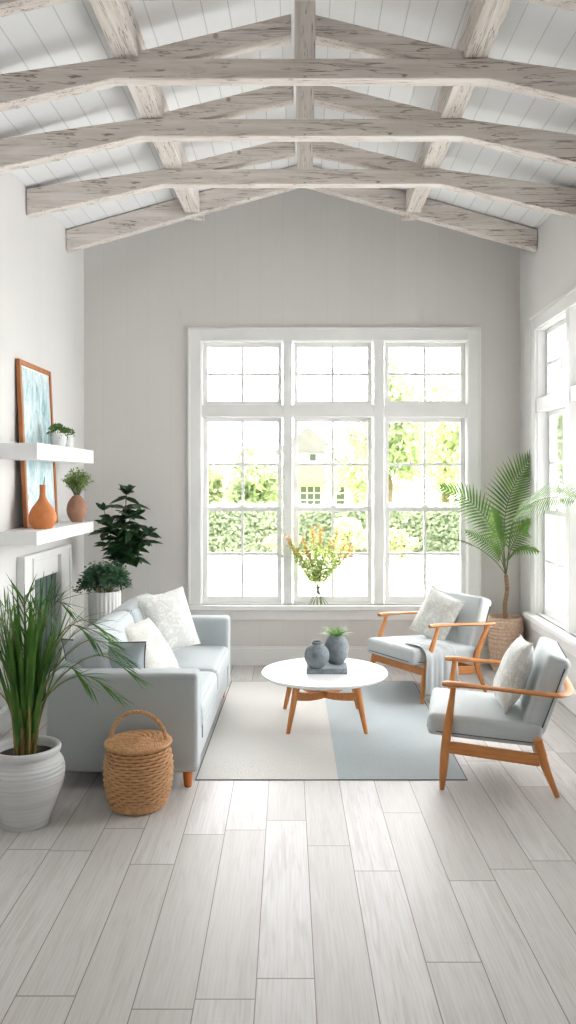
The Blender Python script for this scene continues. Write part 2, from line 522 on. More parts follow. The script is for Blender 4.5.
truss(3.46, 'whitewashed timber truss nearest the viewer, only its two ends dipping into the upper corners')
truss(4.23, 'front of the whitewashed trusses seen whole, with a long cracked tie beam and king post')
truss(4.94, 'middle whitewashed truss, behind the frontmost full tie beam')
truss(5.74, 'whitewashed truss with cut ends at both walls, behind the middle tie beam')
truss(6.70, 'farthest pair of whitewashed rafters, without a tie beam, before the grey gable wall', tie=False)
for sgn, lab in ((-1, 'left whitewashed purlin running under the ceiling boards across the trusses'), (1, 'right whitewashed purlin running under the ceiling boards across the trusses')):
    xc = XC+sgn*.91
    ys = [YF+.2, 3.452] ; segs = [(2.0, 3.45), (3.575, 4.222), (4.345, 4.932), (5.055, 5.732), (5.855, 6.692)]
    m = MB()
    def cz(x, off): return RIDGE-abs(x-XC)*sl-off
    for (a, b) in [(2.0, 6.69)]:
        x0, x1 = xc-.062, xc+.062
        m.prism([(x0, EYE+2.2), (x1, EYE+2.2), (x1, cz(x1, .006)), (x0, cz(x0, .006))], a, b)
    tag(m.build('purlin', m_beam[1], None, bevel=.005, smooth=0, origin=(xc, 4.3, EYE+2.2)), lab, 'roof beam', 'purlins under the ceiling')

# ------------------------------------------------------------------ shelves, picture and fireplace on the left wall
SY0, SY1, SX = 5.15, 6.53, -1.698
PY0, PY1 = 5.525, 6.215
for (z0, z1, lab, notch) in ((EYE+.133, EYE+.236, 'upper white floating shelf on the left wall holding small plants', True), (EYE-.415, EYE-.329, 'lower white floating shelf above the fireplace holding two clay vases', False)):
    m = MB()
    if notch:
        nx = -1.868
        m.box(nx, SX, SY0, SY1, z0, z1)
        m.box(XL, nx, SY0, PY0-.02, z0, z1).box(XL, nx, PY1+.02, SY1, z0, z1)
    else:
        m.box(XL, SX, SY0, SY1, z0, z1)
    ob = m.build('floating_shelf', m_shelf, None, smooth=0, origin=(XL, (SY0+SY1)/2, z0), bevel=0 if notch else .003)
    tag(ob, lab, 'shelf', 'white floating shelves')

def art_mat():
    t = NT('painted_canvas')
    v = t.coords((1, 5.5, 2.0))
    g = t.noise(v, 2.6, 6, .68, .8)
    g2 = t.noise(t.coords((1, 22, 5)), 2.2, 4, .7)
    c = t.ramp(g, [(.3, S(120,160,172)), (.42, S(176,206,212)), (.55, S(214,230,232)), (.7, S(236,240,240))])
    c = t.mix(t.ramp(g2, [(.30, W4), (.40, K4)]), c, S(104,140,152))
    c = t.mix(t.math('MULTIPLY', t.ramp(g2, [(.62, K4), (.70, W4)]), .6), c, S(246,246,244))
    t.base(c); t.rough(.7); t.bump(g2, .3, .003)
    return t.m
z0 = EYE-.328
pic = thing('framed_picture', 'tall wood-framed abstract painting in pale blue leaning on the left wall', 'picture', (-1.885, (PY0+PY1)/2, z0))
H = 1.155; Wp = PY1-PY0
def lean(mb):
    a = math.atan2(.055, H)
    return mb.xf(Matrix.Translation(pic.location) @ Matrix.Rotation(-a, 4, 'Y') @ Matrix.Translation((-.0145, 0, .0015)))
fw, ft = .036, .028
m = MB()
m.box(-ft/2, ft/2, -Wp/2, -Wp/2+fw, 0, H).box(-ft/2, ft/2, Wp/2-fw, Wp/2, 0, H)
m.box(-ft/2, ft/2, -Wp/2+fw, Wp/2-fw, 0, fw).box(-ft/2, ft/2, -Wp/2+fw, Wp/2-fw, H-fw, H)
lean(m).build('frame', m_framew, pic, bevel=.003)
lean(MB().box(-ft/2+.003, ft/2-.012, -Wp/2+fw-.002, Wp/2-fw+.002, fw-.002, H-fw+.002)).build('canvas', art_mat(), pic)
lean(MB().box(ft/2-.0115, ft/2-.009, -Wp/2+fw, -Wp/2+fw+.012, fw, H-fw).box(ft/2-.0115, ft/2-.009, Wp/2-fw-.012, Wp/2-fw, fw, H-fw).box(ft/2-.0115, ft/2-.009, -Wp/2+fw+.012, Wp/2-fw-.012, H-fw-.012, H-fw)).build('white_mat', m_white, pic)

def smoothprof(pts, n=28):
    sp = spline([Vector((r, 0, z)) for r, z in pts], n)
    return [(max(p.x, .0005), p.z) for p in sp]

m_terra = plain('orange_clay', S(214,138,84), .75, S(200,120,66), 18, .25, 140)
m_brownc = plain('brown_clay', S(176,134,112), .8, S(160,118,98), 14, .2, 120)
m_wpot = plain('white_speckled_pot', S(232,232,230), .6, S(214,214,212), 40, .2, 90)
SZL, SZU = EYE-.329, EYE+.236
def fine_tuft(mb, c, r, rz, n, L, W, rnd, up=.6):
    c = Vector(c)
    for k in range(n):
        d = Vector((rnd.gauss(0,1), rnd.gauss(0,1), rnd.gauss(0,1)+up)).normalized()
        q = rnd.uniform(.45, 1.0)
        p = c + Vector((d.x*r*q, d.y*r*q, d.z*rz*q))
        dd = (d + Vector((rnd.uniform(-.6,.6), rnd.uniform(-.6,.6), rnd.uniform(-.3,.6))))
        mb.leaf(p, dd, (rnd.uniform(-1,1), rnd.uniform(-1,1), rnd.uniform(.2,1)), L*rnd.uniform(.7,1.2), W*rnd.uniform(.7,1.2), .1, 2)
t = thing('clay_vase', 'orange clay bottle vase with narrow neck on the lower white shelf', 'vase', (-1.775, 5.50, SZL))
pr = smoothprof([(.052,0),(.062,.003),(.086,.045),(.090,.085),(.074,.135),(.040,.180),(.022,.215),(.0185,.255),(.020,.290),(.0205,.297)], 40)
pr += [(.0165,.297), (.0145,.285), (.013,.23)]
MB().lathe(pr, 40, t.location).build('body', m_terra, t, smooth=60)
MB().tube([t.location+Vector(p) for p in ((.005,0,.22),(.008,.004,.30),(.012,.006,.35))], [.004,.0035,.002], 6).build('twig', plain('twig', S(92,70,50), .9), t)
m_herb = leafmat('pale_herb', S(128,154,88), S(172,194,126), 40)
t = thing('vase_with_sprigs', 'brown clay egg-shaped vase with fine green sprigs at the shelf end', 'vase', (-1.785, 6.36, SZL))
pr = smoothprof([(.030,0),(.040,.003),(.068,.050),(.078,.100),(.066,.155),(.036,.198),(.022,.210),(.020,.214)], 34) + [(.015,.213),(.012,.18)]
MB().lathe(pr, 36, t.location).build('body', m_brownc, t, smooth=60)
rnd = random.Random(3); m = MB(); st = MB()
for k in range(60):
    a = rnd.uniform(0, 2*PI); q = rnd.uniform(.15, 1)
    tip = t.location + Vector((.115*q*math.cos(a), .115*q*math.sin(a), .23+rnd.uniform(.10,.19)*(1.1-.45*q)))
    b = t.location + Vector((.008*math.cos(a), .008*math.sin(a), .19))
    md = (b+tip)/2 + Vector((0,0,.02))
    sp = spline([b, md, tip], 5); st.tube(sp, .0013, 4)
    for p in sp[2:]:
        for _ in range(7):
            d = Vector((rnd.uniform(-1,1), rnd.uniform(-1,1), rnd.uniform(-.4,1)))
            m.leaf(p+d*.008, d, (rnd.uniform(-1,1), rnd.uniform(-1,1), 1), rnd.uniform(.014,.026), .010, .1, 2)
st.build('stems', leafmat('herb_stem', S(84,112,52), S(110,136,70), 20), t); m.build('foliage', m_herb, t)
m_suc = leafmat('succulent_green', S(64,104,52), S(112,146,82), 40)
for (x, y, r, lab, n) in ((-1.79, 5.90, .058, 'larger white pot with a leafy green plant on the upper shelf', 190), (-1.795, 6.13, .047, 'smaller white pot behind the larger one on the upper shelf', 100)):
    t = thing('potted_succulent', lab, 'potted plant', (x, y, SZU), group='small white pots on the upper shelf')
    k = r/.058
    pr = smoothprof([(.040*k,0),(.046*k,.004),(.058*k,.055),(.057*k,.098),(.055*k,.102)], 18) + [(.050*k,.101),(.049*k,.085)]
    MB().lathe(pr, 30, t.location).build('pot', m_wpot, t, smooth=60)
    m = MB(); fine_tuft(m, t.location+Vector((0,0,.105)), .072*k, .062*k, n*3, .017, .010, random.Random(n), .9)
    m.build('foliage', m_suc, t)

fp = thing('fireplace', 'white fireplace surround with dark green firebox against the left wall', 'fireplace', (XL+.02, 6.1, 0))
fx = XL+.045; ya, yb_ = 5.56, 6.68; oa, ob_ = 5.78, 6.40; top = 1.125; ot = .93
m = MB()
m.box(XL+.002, fx, ya, oa, 0, top).box(XL+.002, fx, ob_, yb_, 0, top).box(XL+.002, fx, oa, ob_, ot+.14, top)
m.build('surround', m_white, fp, bevel=.003)
MB().box(XL+.002, fx-.018, oa, ob_, ot, ot+.14).build('header_panel', m_white, fp, bevel=.002)
m = MB()
for (a, b, c, d) in ((oa-.028, oa-.002, 0.0, ot+.168), (ob_+.002, ob_+.028, 0.0, ot+.168), (oa-.002, ob_+.002, ot+.142, ot+.168)):
    m.box(fx, fx+.010, a, b, c, d)
for (a, b, c, d) in ((ya, ya+.03, 0, top), (yb_-.03, yb_, 0, top), (ya+.03, yb_-.03, top-.03, top)):
    m.box(fx, fx+.012, a, b, c, d)
m.build('moulding', m_white, fp, bevel=.003)
t_ = NT('firebox_green'); t_.base(t_.ramp(t_.noise(t_.coords((1, 14, .4)), 2, 3), [(.3, S(70,88,86)), (.7, S(104,124,118))])); t_.rough(.35)
MB().box(XL+.002, XL+.012, oa, ob_, .0, ot).build('firebox', t_.m, fp)
m = MB()
for k in range(1, 5):
    y = oa+(ob_-oa)*k/5; m.box(XL+.012, XL+.017, y-.004, y+.004, .02, ot)
m.build('firebox_bars', plain('dark_iron', S(58,70,70), .5), fp)

# ------------------------------------------------------------------ sofa
sy0, sy1, sxb, sxf = 4.33, 6.25, -1.385, -.572
so = thing('sofa', 'pale blue-grey fabric sofa along the left wall with honey wooden feet', 'sofa', ((sxb+sxf)/2, (sy0+sy1)/2, 0))
aw = .155
def rb(x0, x1, y0, y1, z0, z1, r, puff=0, side=0, n=8):
    return MB().rbox(x1-x0, y1-y0, z1-z0, r, n, puff, ((x0+x1)/2, (y0+y1)/2, (z0+z1)/2), side)
rb(sxb+.01, sxf-.012, sy0+aw-.02, sy1-aw+.02, .095, .26, .02).build('base', m_sofa, so, smooth=60)
rb(sxb, sxf, sy0, sy0+aw, .09, .617, .025, .004).build('arm', m_sofa, so, smooth=60)
rb(sxb, sxf, sy1-aw, sy1, .09, .617, .025, .004).build('arm', m_sofa, so, smooth=60)
rb(sxb, sxb+.17, sy0+aw-.01, sy1-aw+.01, .09, .63, .03).build('back_frame', m_sofa, so, smooth=60)
ym = (sy0+sy1)/2
for a, b in ((sy0+aw+.002, ym-.003), (ym+.003, sy1-aw-.002)):
    c = rb(sxb+.16, sxf+.004, a, b, .255, .415, .045, .028, .004, 12)
    so_ = c.build('seat_cushion', m_sofa, so, smooth=60)
    e = .006
    pts = []
    mb = MB(); zt = .400
    # piping round the upper front edge
    P = [Vector((sxb+.2, a+.012, zt)), Vector((sxf-.03, a+.012, zt)), Vector((sxf-.008, a+.035, zt)), Vector((sxf-.008, b-.035, zt)), Vector((sxf-.03, b-.012, zt)), Vector((sxb+.2, b-.012, zt))]
    pp = mb.tube(P, .004, 6).build('piping', m_sofa, None, origin=so.location); pp.location = (0,0,0); pp.parent = so_
for a, b in ((sy0+aw+.004, ym-.004), (ym+.004, sy1-aw-.004)):
    c = MB().rbox(.40, b-a, .19, .06, 10, .035, (0,0,0), .01)
    M_ = Matrix.Translation((-1.170, (a+b)/2, .605)) @ Matrix.Rotation(R(-14), 4, 'Y') @ Matrix.Rotation(R(90), 4, 'Y')
    o = c.xf(M_).build('back_cushion', m_sofa, so, smooth=60)
    mb = MB()
    P = [Vector((-.19, -(b-a)/2+.02, .075)), Vector((-.185, (b-a)/2-.02, .075))]
    loop = [(-.178,-(b-a)/2+.02,.082), (-.178,(b-a)/2-.02,.082), (.17,(b-a)/2-.02,.082)]
    pp = MB().tube([M_ @ Vector(p) for p in loop], .004, 6).build('piping', m_pipe if False else m_sofa, None, origin=so.location); pp.location = (0,0,0); pp.parent = o
for x, y in ((sxf-.06, sy0+.055), (sxf-.06, sy1-.06), (sxb+.03, sy0+.055), (sxb+.07, sy1-.06)):
    MB().lathe([(.019,0),(.020,.004),(.029,.088),(.029,.094)], 16, (x, y, 0)).build('leg', m_legw, so, smooth=60)
MB().box(sxf-.002, sxf+.004, sy0+aw+.035, sy0+aw+.05, .22, .34).build('side_tab', plain('grey_tab', S(120,128,132), .8), so, bevel=.001)

m_cream = fabric('cream_pattern_cloth', S(232,232,226), S(206,208,202), 120, .4)
def pat_mat(name, a, b, sc):
    t = NT(name); v = t.coords()
    g = t.noise(v, sc, 5, .6, 1.4); f = t.noise(v, 300, 2, .7)
    c = t.ramp(g, [(.38, a), (.5, b), (.62, a)])
    t.base(t.mix(t.math('MULTIPLY', f, .3), c, b)); t.rough(.95); t.b.inputs['Sheen Weight'].default_value = .2
    t.bump(t.math('ADD', g, t.math('MULTIPLY', f, .5)), .6, .006)
    return t.m
m_patc = pat_mat('mottled_cream_cloth', S(234,233,228), S(204,207,203), 16)
m_fluf = pat_mat('fluffy_cream_cloth', S(232,230,222), S(206,205,198), 60)
m_greyp = fabric('grey_blue_cloth', S(186,194,198), S(162,171,176), 300)
def throw_pillow(name, label, c, xdir, nrm, w, h, t, mat, seed, roll=0, wob=.004, pipe=None, group=None):
    root = thing(name, label, 'cushion', c, group=group)
    Mx = frame(c, xdir, nrm) @ Matrix.Rotation(R(roll), 4, 'Z')
    m = MB().pillow(w, h, t, 22, wob, seed)
    m.xf(Mx).build('cover', mat, root, smooth=60)
    pts = []
    n = 16; pinch = .07
    for (ax, sg) in ((0, -1), (1, 1), (0, 1), (1, -1)):
        for k in range(n):
            u = -1+2*k/n
            a, b = ((u, -1) if (ax == 0 and sg == -1) else (1, u) if (ax == 1 and sg == 1) else (-u, 1) if ax == 0 else (-1, -u))
            pts.append(Mx @ Vector((a*w/2*(1-pinch*(1-b*b)), b*h/2*(1-pinch*(1-a*a)), 0)))
    pts.append(pts[0])
    MB().tube(pts, .0042, 6).build('piping', pipe or mat, root, smooth=60)
    return root
throw_pillow('throw_pillow', 'mottled cream square pillow at the far end of the sofa', (-.935, 5.60, .680), (.25, .32, .03), (.117, -.097, .058), .42, .42, .15, m_patc, 1, 0)
throw_pillow('throw_pillow', 'fluffy cream pillow in the middle of the sofa behind the grey pillow', (-.965, 5.02, .610), (.12, .36, 0), (.108, -.036, .083), .40, .38, .14, m_fluf, 2, 0, .006)
throw_pillow('throw_pillow', 'blue-grey pillow with dark piping against the near sofa arm', (-1.13, 4.605, .592), (1, -.05, -.03), (.05, .96, .30), .48, .34, .14, m_greyp, 3, 0, .003, m_pipe)

# ------------------------------------------------------------------ wicker basket
m_wick = NT('wicker'); _c = m_wick.coords((1,1,1)); m_wick.base(m_wick.ramp(m_wick.noise(_c, 60, 3), [(.3, S(184,136,92)), (.7, S(218,174,126))])); m_wick.rough(.6); m_wick = m_wick.m
bx, by = -.845, 4.125
t = thing('wicker_basket', 'round lidded wicker basket with loop handle in front of the sofa', 'basket', (bx, by, 0))
NR, NST, per = 24, 34, 5
prof0 = smoothprof([(.125,.006),(.140,.03),(.160,.10),(.168,.17),(.165,.24),(.148,.318)], NR*2)
def strand(mb, ring_fn, n_st, phase, rad):
    n = n_st*per
    pts = [ring_fn(2*PI*i/n, math.cos(PI*i/per+phase)) for i in range(n+1)]
    return mb.tube(pts, rad, 6)
wv_ = MB()
for k in range(NR):
    r0, z0_ = prof0[2*k+1]
    strand(wv_, lambda a, q: t.location+Vector(((r0+.0042*q)*math.cos(a), (r0+.0042*q)*math.sin(a), z0_)), NST, PI*(k % 2), .0058)
wv_.build('weave', m_wick, t, smooth=60)
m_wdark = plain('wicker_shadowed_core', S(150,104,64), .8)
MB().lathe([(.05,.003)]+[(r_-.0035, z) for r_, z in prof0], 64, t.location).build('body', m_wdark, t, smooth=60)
def rope_ring(c, r, rr, n, twist, strands=2, seg=260):
    mb = MB()
    for s_ in range(strands):
        pts = []
        for k in range(seg+1):
            a = 2*PI*k/seg; b = twist*a + 2*PI*s_/strands
            q = r + rr*.6*math.cos(b)
            pts.append(Vector(c)+Vector((q*math.cos(a), q*math.sin(a), rr*.6*math.sin(b))))
        mb.tube(pts, rr*.62, 5)
    return mb
rope_ring(t.location+Vector((0,0,.322)), .158, .011, 0, 26, 3).build('rim', m_wick, t, smooth=80)
lid = MB()
for k in range(14):
    r0 = .006+.0105*k; zb = .3425-.010*(r0/.152)**2
    strand(lid, lambda a, q: t.location+Vector((r0*math.cos(a), r0*math.sin(a), zb+.0025*q)), max(5, int(34*r0/.15)), PI*(k % 2), .0056)
lid.lathe([(.0005,.318),(.150,.318),(.150,.329),(.08,.337),(.0005,.340)], 48, t.location)
lid.build('lid', m_wick, t, smooth=60)
rope_ring(t.location+Vector((0,0,.330)), .150, .009, 0, 30, 2).build('lid_edge', m_wick, t, smooth=80)
mb = MB()
for s_ in range(3):
    pts = []
    for k in range(121):
        a = PI*k/120; b = 14*a+2*PI*s_/3
        c = Vector((.146*math.cos(a), 0, .325+.150*math.sin(a)))
        n_ = Vector((math.cos(a), 0, math.sin(a)))
        pts.append(t.location + c + n_*.0055*math.cos(b) + Vector((0, .0055*math.sin(b), 0)))
    mb.tube(pts, .0058, 5)
mb.xf(Matrix.Translation(t.location) @ Matrix.Rotation(R(-8), 4, 'Z') @ Matrix.Translation(-Vector(t.location))).build('handle', m_wick, t, smooth=80)

# ------------------------------------------------------------------ palm in the left foreground
def strip_mat(): return leafmat('palm_dark_green', S(50,92,34), S(92,134,58), 6, .25)
m_palm = strip_mat()
m_palmst = leafmat('palm_stalk', S(112,124,60), S(150,120,76), 9, .1)
m_soil = plain('soil', S(58,46,38), .95, S(40,32,26), 60, .6, 90)
px_, py_ = -1.345, 3.92
t = thing('potted_palm', 'bushy green palm in a grey ribbed stoneware pot at the left edge', 'potted plant', (px_, py_, 0))
pr = smoothprof([(.105,0),(.112,.006),(.128,.06),(.166,.16),(.181,.235),(.176,.285),(.158,.318),(.152,.330),(.160,.345),(.163,.362),(.158,.372)], 120)
pr = [(r_+.0018*math.sin(z*330)*(1 if z < .31 else 0), z) for r_, z in pr] + [(.146,.372),(.140,.362),(.138,.30)]
t_ = NT('stoneware'); v_ = t_.coords((.3,.3,18)); t_.base(t_.ramp(t_.noise(v_, 3, 4), [(.3, S(190,192,192)), (.7, S(216,217,216))])); t_.rough(.6); t_.bump(t_.noise(v_, 4, 3), .35, .005)
MB().lathe(pr, 56, t.location).build('pot', t_.m, t, smooth=60)
rnd = random.Random(11)
MB().lathe([(.0005,.338),(.05,.338),(.09,.333),(.13,.330),(.139,.328)][::-1], 32, t.location, disp=lambda i, k: .0).build('soil', m_soil, t, smooth=60)
stems = MB(); fol = MB()
base = t.location+Vector((0,0,.325))
def clampv(p):
    p = Vector(p)
    p.x = max(p.x, XL+.05); return p
def safe_y(p):
    # keep the leaves in front of the sofa arm unless they are above it
    if p.y > 4.28 and p.z < .70: p.y = 4.28
    return p
for k in range(20):
    a = 2*PI*k/20+rnd.uniform(-.2,.2); q = rnd.uniform(.01,.05)
    b = base+Vector((q*math.cos(a), q*math.sin(a), 0))
    e = b+Vector((q*.7*math.cos(a), q*.7*math.sin(a), rnd.uniform(.18,.34)))
    stems.tube([b, (b+e)/2+Vector((.004,0,0)), e], [.009,.0075,.005], 6)
# upright blades
for k in range(120):
    a = rnd.uniform(0, 2*PI); q = rnd.uniform(0,.06)
    b = base+Vector((q*math.cos(a), q*math.sin(a), rnd.uniform(.05,.3)))
    L = rnd.uniform(.35,.64); sp = rnd.uniform(.02,.34)
    d = Vector((math.cos(a)*sp, math.sin(a)*sp*.8, 1))
    tipdrop = rnd.uniform(0,.10)
    fol.leaf(b, d, (math.cos(a)+rnd.uniform(-.6,.6), math.sin(a)-.5, .2), L, rnd.uniform(.016,.026), tipdrop, 5, .6, .15)
# arching fronds with narrow leaflets
fr_spec = [(20,.40,.50,.20),(-5,.50,.40,.24),(35,.46,.44,.22),(-28,.40,.50,.22),(60,.35,.60,.16),(100,.36,.62,.15),(135,.40,.50,.2),(165,.45,.48,.25),(190,.46,.34,.26),
           (215,.42,.5,.22),(245,.30,.62,.12),(-60,.28,.60,.12),(12,.55,.28,.30),(5,.44,.16,.26),(-22,.36,.24,.24),(200,.45,.16,.30),(175,.28,.66,.1)]
for (ang, out, up_, dr) in fr_spec:
    a = R(ang)+rnd.uniform(-.1,.1)
    dx, dy = math.cos(a), math.sin(a)*.55
    b = base+Vector((dx*.03, dy*.03, .02))
    p1 = base+Vector((dx*out*.22, dy*out*.22, .22+up_*.35))
    p2 = base+Vector((dx*out*.62, dy*out*.62, .26+up_*.75))
    p3 = base+Vector((dx*out, dy*out, .28+up_*.78-dr*.5))
    sp = [safe_y(clampv(p)) for p in spline([b, p1, p2, p3], 18)]
    stems.tube(sp, [.005*(1-.8*i/18) for i in range(19)], 5)
    for i in range(6, 19):
        T = (sp[min(i+1,18)]-sp[i-1]).normalized()
        sd = T.cross(Vector((0,0,1))).normalized()
        for s_ in (-1, 1):
            d = T*1.0 + sd*s_*rnd.uniform(.35,.65) + Vector((0,0,rnd.uniform(0,.2)))
            L = .15*math.sin(PI*(.25+.7*(i-6)/13))+.05
            L *= rnd.uniform(.8,1.15)
            d.normalize()
            e = sp[i]+d*L
            if e.x < XL+.04 or (e.y > 4.27 and e.z < .72): continue
            fol.leaf(sp[i], d, Vector((0,0,1))+sd*s_*.3, L, rnd.uniform(.006,.010), rnd.uniform(.05,.25), 4, .7, .1)
for p in fol.v:
    p.x = max(p.x, XL+.01)
    if p.y > 4.29 and p.z < .70: p.y = 4.29
stems.build('stalks', m_palmst, t); fol.build('foliage', m_palm, t, smooth=60)

# ------------------------------------------------------------------ plants behind the sofa
t = thing('ribbed_planter', 'white ribbed planter with a mound of blue-green fern behind the sofa', 'potted plant', (-1.565, 6.36, 0))
pr = smoothprof([(.085,0),(.095,.01),(.108,.25),(.120,.55),(.122,.76),(.118,.785)], 30)+[(.110,.785),(.106,.74)]
MB().lathe(pr, 120, t.location, disp=lambda i, k: .0035*math.cos(2*PI*i/5) if k < 30 else 0).build('planter', m_white, t, smooth=70)
MB().lathe([(.10,.742),(.05,.748),(.0005,.75)], 24, t.location).build('soil', m_soil, t)
rnd = random.Random(5); m = MB(); st = MB()
for k in range(80):
    a = rnd.uniform(0, 2*PI); q = math.sqrt(rnd.uniform(.02,1))
    b = t.location+Vector((.03*math.cos(a), .03*math.sin(a), .75))
    tip = t.location+Vector((.205*q*math.cos(a), .17*q*math.sin(a), .80+.20*(1-q*q)**.7+rnd.uniform(-.04,.03)))
    tip.x = max(tip.x, XL+.06)
    sp = spline([b, (b+tip)/2+Vector((0,0,.06)), tip], 6); st.tube(sp, .0016, 4)
    for p in sp[3:]:
        for _ in range(9):
            c = p+Vector((rnd.gauss(0,.02), rnd.gauss(0,.02), rnd.gauss(0,.014)))
            c.x = max(c.x, XL+.03)
            m.leaf(c, (rnd.uniform(-1,1), rnd.uniform(-1,1), rnd.uniform(-.3,.5)), (rnd.uniform(-.6,.6), rnd.uniform(-1,.3), 1), .027, .024, .1, 2, .5)
st.build('stems', m_palmst, t); m.build('foliage', leafmat('fern_blue_green', S(52,92,66), S(92,130,98), 30, .2), t, smooth=60)

bxp, byp = -1.575, 6.84
t = thing('broadleaf_plant', 'tall dark green broad-leaved plant in the left back corner', 'potted plant', (bxp, byp, 0))
pr = smoothprof([(.10,0),(.11,.01),(.135,.18),(.14,.30),(.136,.31)], 20)+[(.128,.31),(.124,.27)]
MB().lathe(pr, 40, t.location).build('pot', m_wpot, t, smooth=60)
MB().lathe([(.124,.272),(.06,.276),(.0005,.278)], 24, t.location).build('soil', m_soil, t)
tr = MB(); m = MB(); rnd = random.Random(21)
m_dark = leafmat('dark_leaf', S(34,62,38), S(56,92,54), 10, .12, .35)
def leaf_cluster(p, n, L, lo=-.2, hi=.6):
    for k in range(n):
        a = 2*PI*k/n+rnd.uniform(-.4,.4)
        d = Vector((math.cos(a), math.sin(a)*.8, rnd.uniform(lo, hi)))
        e = p+d.normalized()*L*1.1
        if e.x < XL+.03 or e.y > YB-.04: d.x *= .2; d.y = -abs(d.y)*.6
        m.leaf(p, d, Vector((rnd.uniform(-.3,.3), -.5, 1)), L*rnd.uniform(.8,1.15), L*.52, .14, 4, .8, .2)
trunk = [(119,600),(121,575),(120,560)]
b0 = t.location+Vector((0,0,.27))
for (pts, dep) in (([(122,556),(125,530),(126,500),(128,490)], 6.80), ([(119,560),(112,540),(104,510)], 6.85), ([(124,556),(135,540),(150,533)], 6.74), ([(121,560),(122,545),(115,528)], 6.72), ([(123,560),(133,550),(140,545)], 6.80), ([(121,556),(130,520),(138,515)], 6.86)):
    P = [b0, at(121, 612, byp-.01), at(121, 575, byp)] + [at(x, y, dep) for x, y in pts]
    sp = spline(P, 20); tr.tube(sp, [.009*(1-.7*i/20) for i in range(21)], 6)
    for i in (12, 14, 15, 17, 18, 20):
        leaf_cluster(sp[i]+Vector((0, -.01, 0)), 5 if i < 20 else 5, .125 if i < 20 else .10, -.35 if i < 18 else .1, .5 if i < 18 else 1.2)
for p, n in (((116,548), 7), ((134,548), 7), ((125,556), 7), ((112,530), 6), ((140,527), 6), ((126,515), 6), ((118,558), 5), ((136,558), 5), ((127,540), 7), ((108,545), 6), ((104,532), 6), ((110,518), 5), ((146,542), 6), ((150,534), 5), ((134,505), 5), ((122,508), 6), ((132,532), 7), ((117,538), 7)):
    leaf_cluster(at(p[0], p[1], 6.70+rnd.uniform(0,.18)), n, .125, -.5, .3)
for p in m.v:
    p.x = max(p.x, XL+.008); p.y = min(p.y, YB-.01)
tr.build('stems', plain('stem_brown', S(88,76,58), .8), t); m.build('foliage', m_dark, t, smooth=60)

# ------------------------------------------------------------------ rug
def rug_mat():
    t = NT('rug_weave'); tc = t.n('ShaderNodeTexCoord'); sp = t.n('ShaderNodeSeparateXYZ'); t.l(tc.outputs['Object'], sp.inputs[0])
    f = t.noise(t.coords((90, 140, 90)), 1.5, 3, .7); g = t.noise(t.coords((6, 20, 6)), 2.5, 4, .6)
    cream = t.mix(f, S(232,230,226), S(214,212,207)); blue = t.mix(f, S(200,208,211), S(176,186,190))
    blue = t.mix(t.math('MULTIPLY', g, .35), blue, S(208,213,215))
    half = t.math('GREATER_THAN', t.math('ADD', sp.outputs[0], t.math('MULTIPLY', sp.outputs[1], .019)), 0.0)
    t.base(t.mix(half, cream, blue)); t.rough(.98); t.b.inputs['Specular IOR Level'].default_value = .1
    t.bump(f, .9, .01)
    return t.m
rx0, rx1, ry0, ry1 = -.605, .895, 4.47, 6.66
t = thing('rug', 'flat woven area rug, cream on its left half and blue-grey on its right', 'rug', (.163, (ry0+ry1)/2, 0))
MB().box(rx0+.006, rx1-.006, ry0+.006, ry1-.006, .0005, .0042).build('pile', rug_mat(), t)
MB().box(rx0, rx1, ry0, ry0+.007, .0003, .0045).box(rx0, rx1, ry1-.007, ry1, .0003, .0045).box(rx0, rx0+.007, ry0, ry1, .0003, .0044).box(rx1-.007, rx1, ry0, ry1, .0003, .0044).build('binding', plain('rug_edge', S(104,110,114), .95), t)

# ------------------------------------------------------------------ coffee table
RZ = .0045
tx, ty = .135, 5.56
t = thing('coffee_table', 'round white coffee table on four splayed honey wooden legs', 'table', (tx, ty, RZ))
zt = .345-RZ
pr = [(.0005,zt-.026),(.40,zt-.026),(.420,zt-.022),(.430,zt-.012),(.431,zt-.006),(.428,zt),(.40,zt+.0005),(.0005,zt+.0005)]
MB().lathe(pr, 96, t.location).build('table_top', m_table, t, smooth=50)
L4 = [(-.245,-.285), (.262,-.285), (.245,.285), (-.28,.285)]
for (lx, ly) in L4:
    b = Vector((lx, ly, .002)); e = Vector((lx*.76, ly*.80, zt-.027))
    polys = []
    for q, hw in ((0,.0135), (.5,.0195), (1,.026)):
        c = t.location + b.lerp(e, q)
        polys.append([c+Vector((hw*math.cos(2*PI*k/12), hw*.9*math.sin(2*PI*k/12), 0)) for k in range(12)])
    MB().bridge(polys).build('leg', m_woodz, t, smooth=50)
for (i, j) in ((0, 2), (1, 3)):
    p, q = Vector((*L4[i], 0))*.78, Vector((*L4[j], 0))*.78
    polys = []
    d = (q-p).normalized(); nrm = Vector((-d.y, d.x, 0))
    for k in range(13):
        s_ = k/12; c = t.location + p.lerp(q, s_); arch = 1-(2*s_-1)**2
        lo = .205-RZ-.040*arch; hi2 = .262-RZ-.048*arch
        if i == 1: lo += .001; hi2 -= .001
        polys.append([c+nrm*.013+Vector((0,0,lo)), c-nrm*.013+Vector((0,0,lo)), c-nrm*.013+Vector((0,0,hi2)), c+nrm*.013+Vector((0,0,hi2))])
    MB().bridge(polys).build('cross_rail', m_wood, t, bevel=.003)
TZ = .3458
m_book = pat_mat('grey_blue_book_cover', S(146,156,162), S(120,130,138), 9)
b = thing('book', 'grey-blue hardback book under the two vases on the coffee table', 'book', (.150, 5.575, TZ))
def rotz(mb, c, a): return mb.xf(Matrix.Translation(c) @ Matrix.Rotation(R(a), 4, 'Z') @ Matrix.Translation(-Vector(c)))
c = b.location
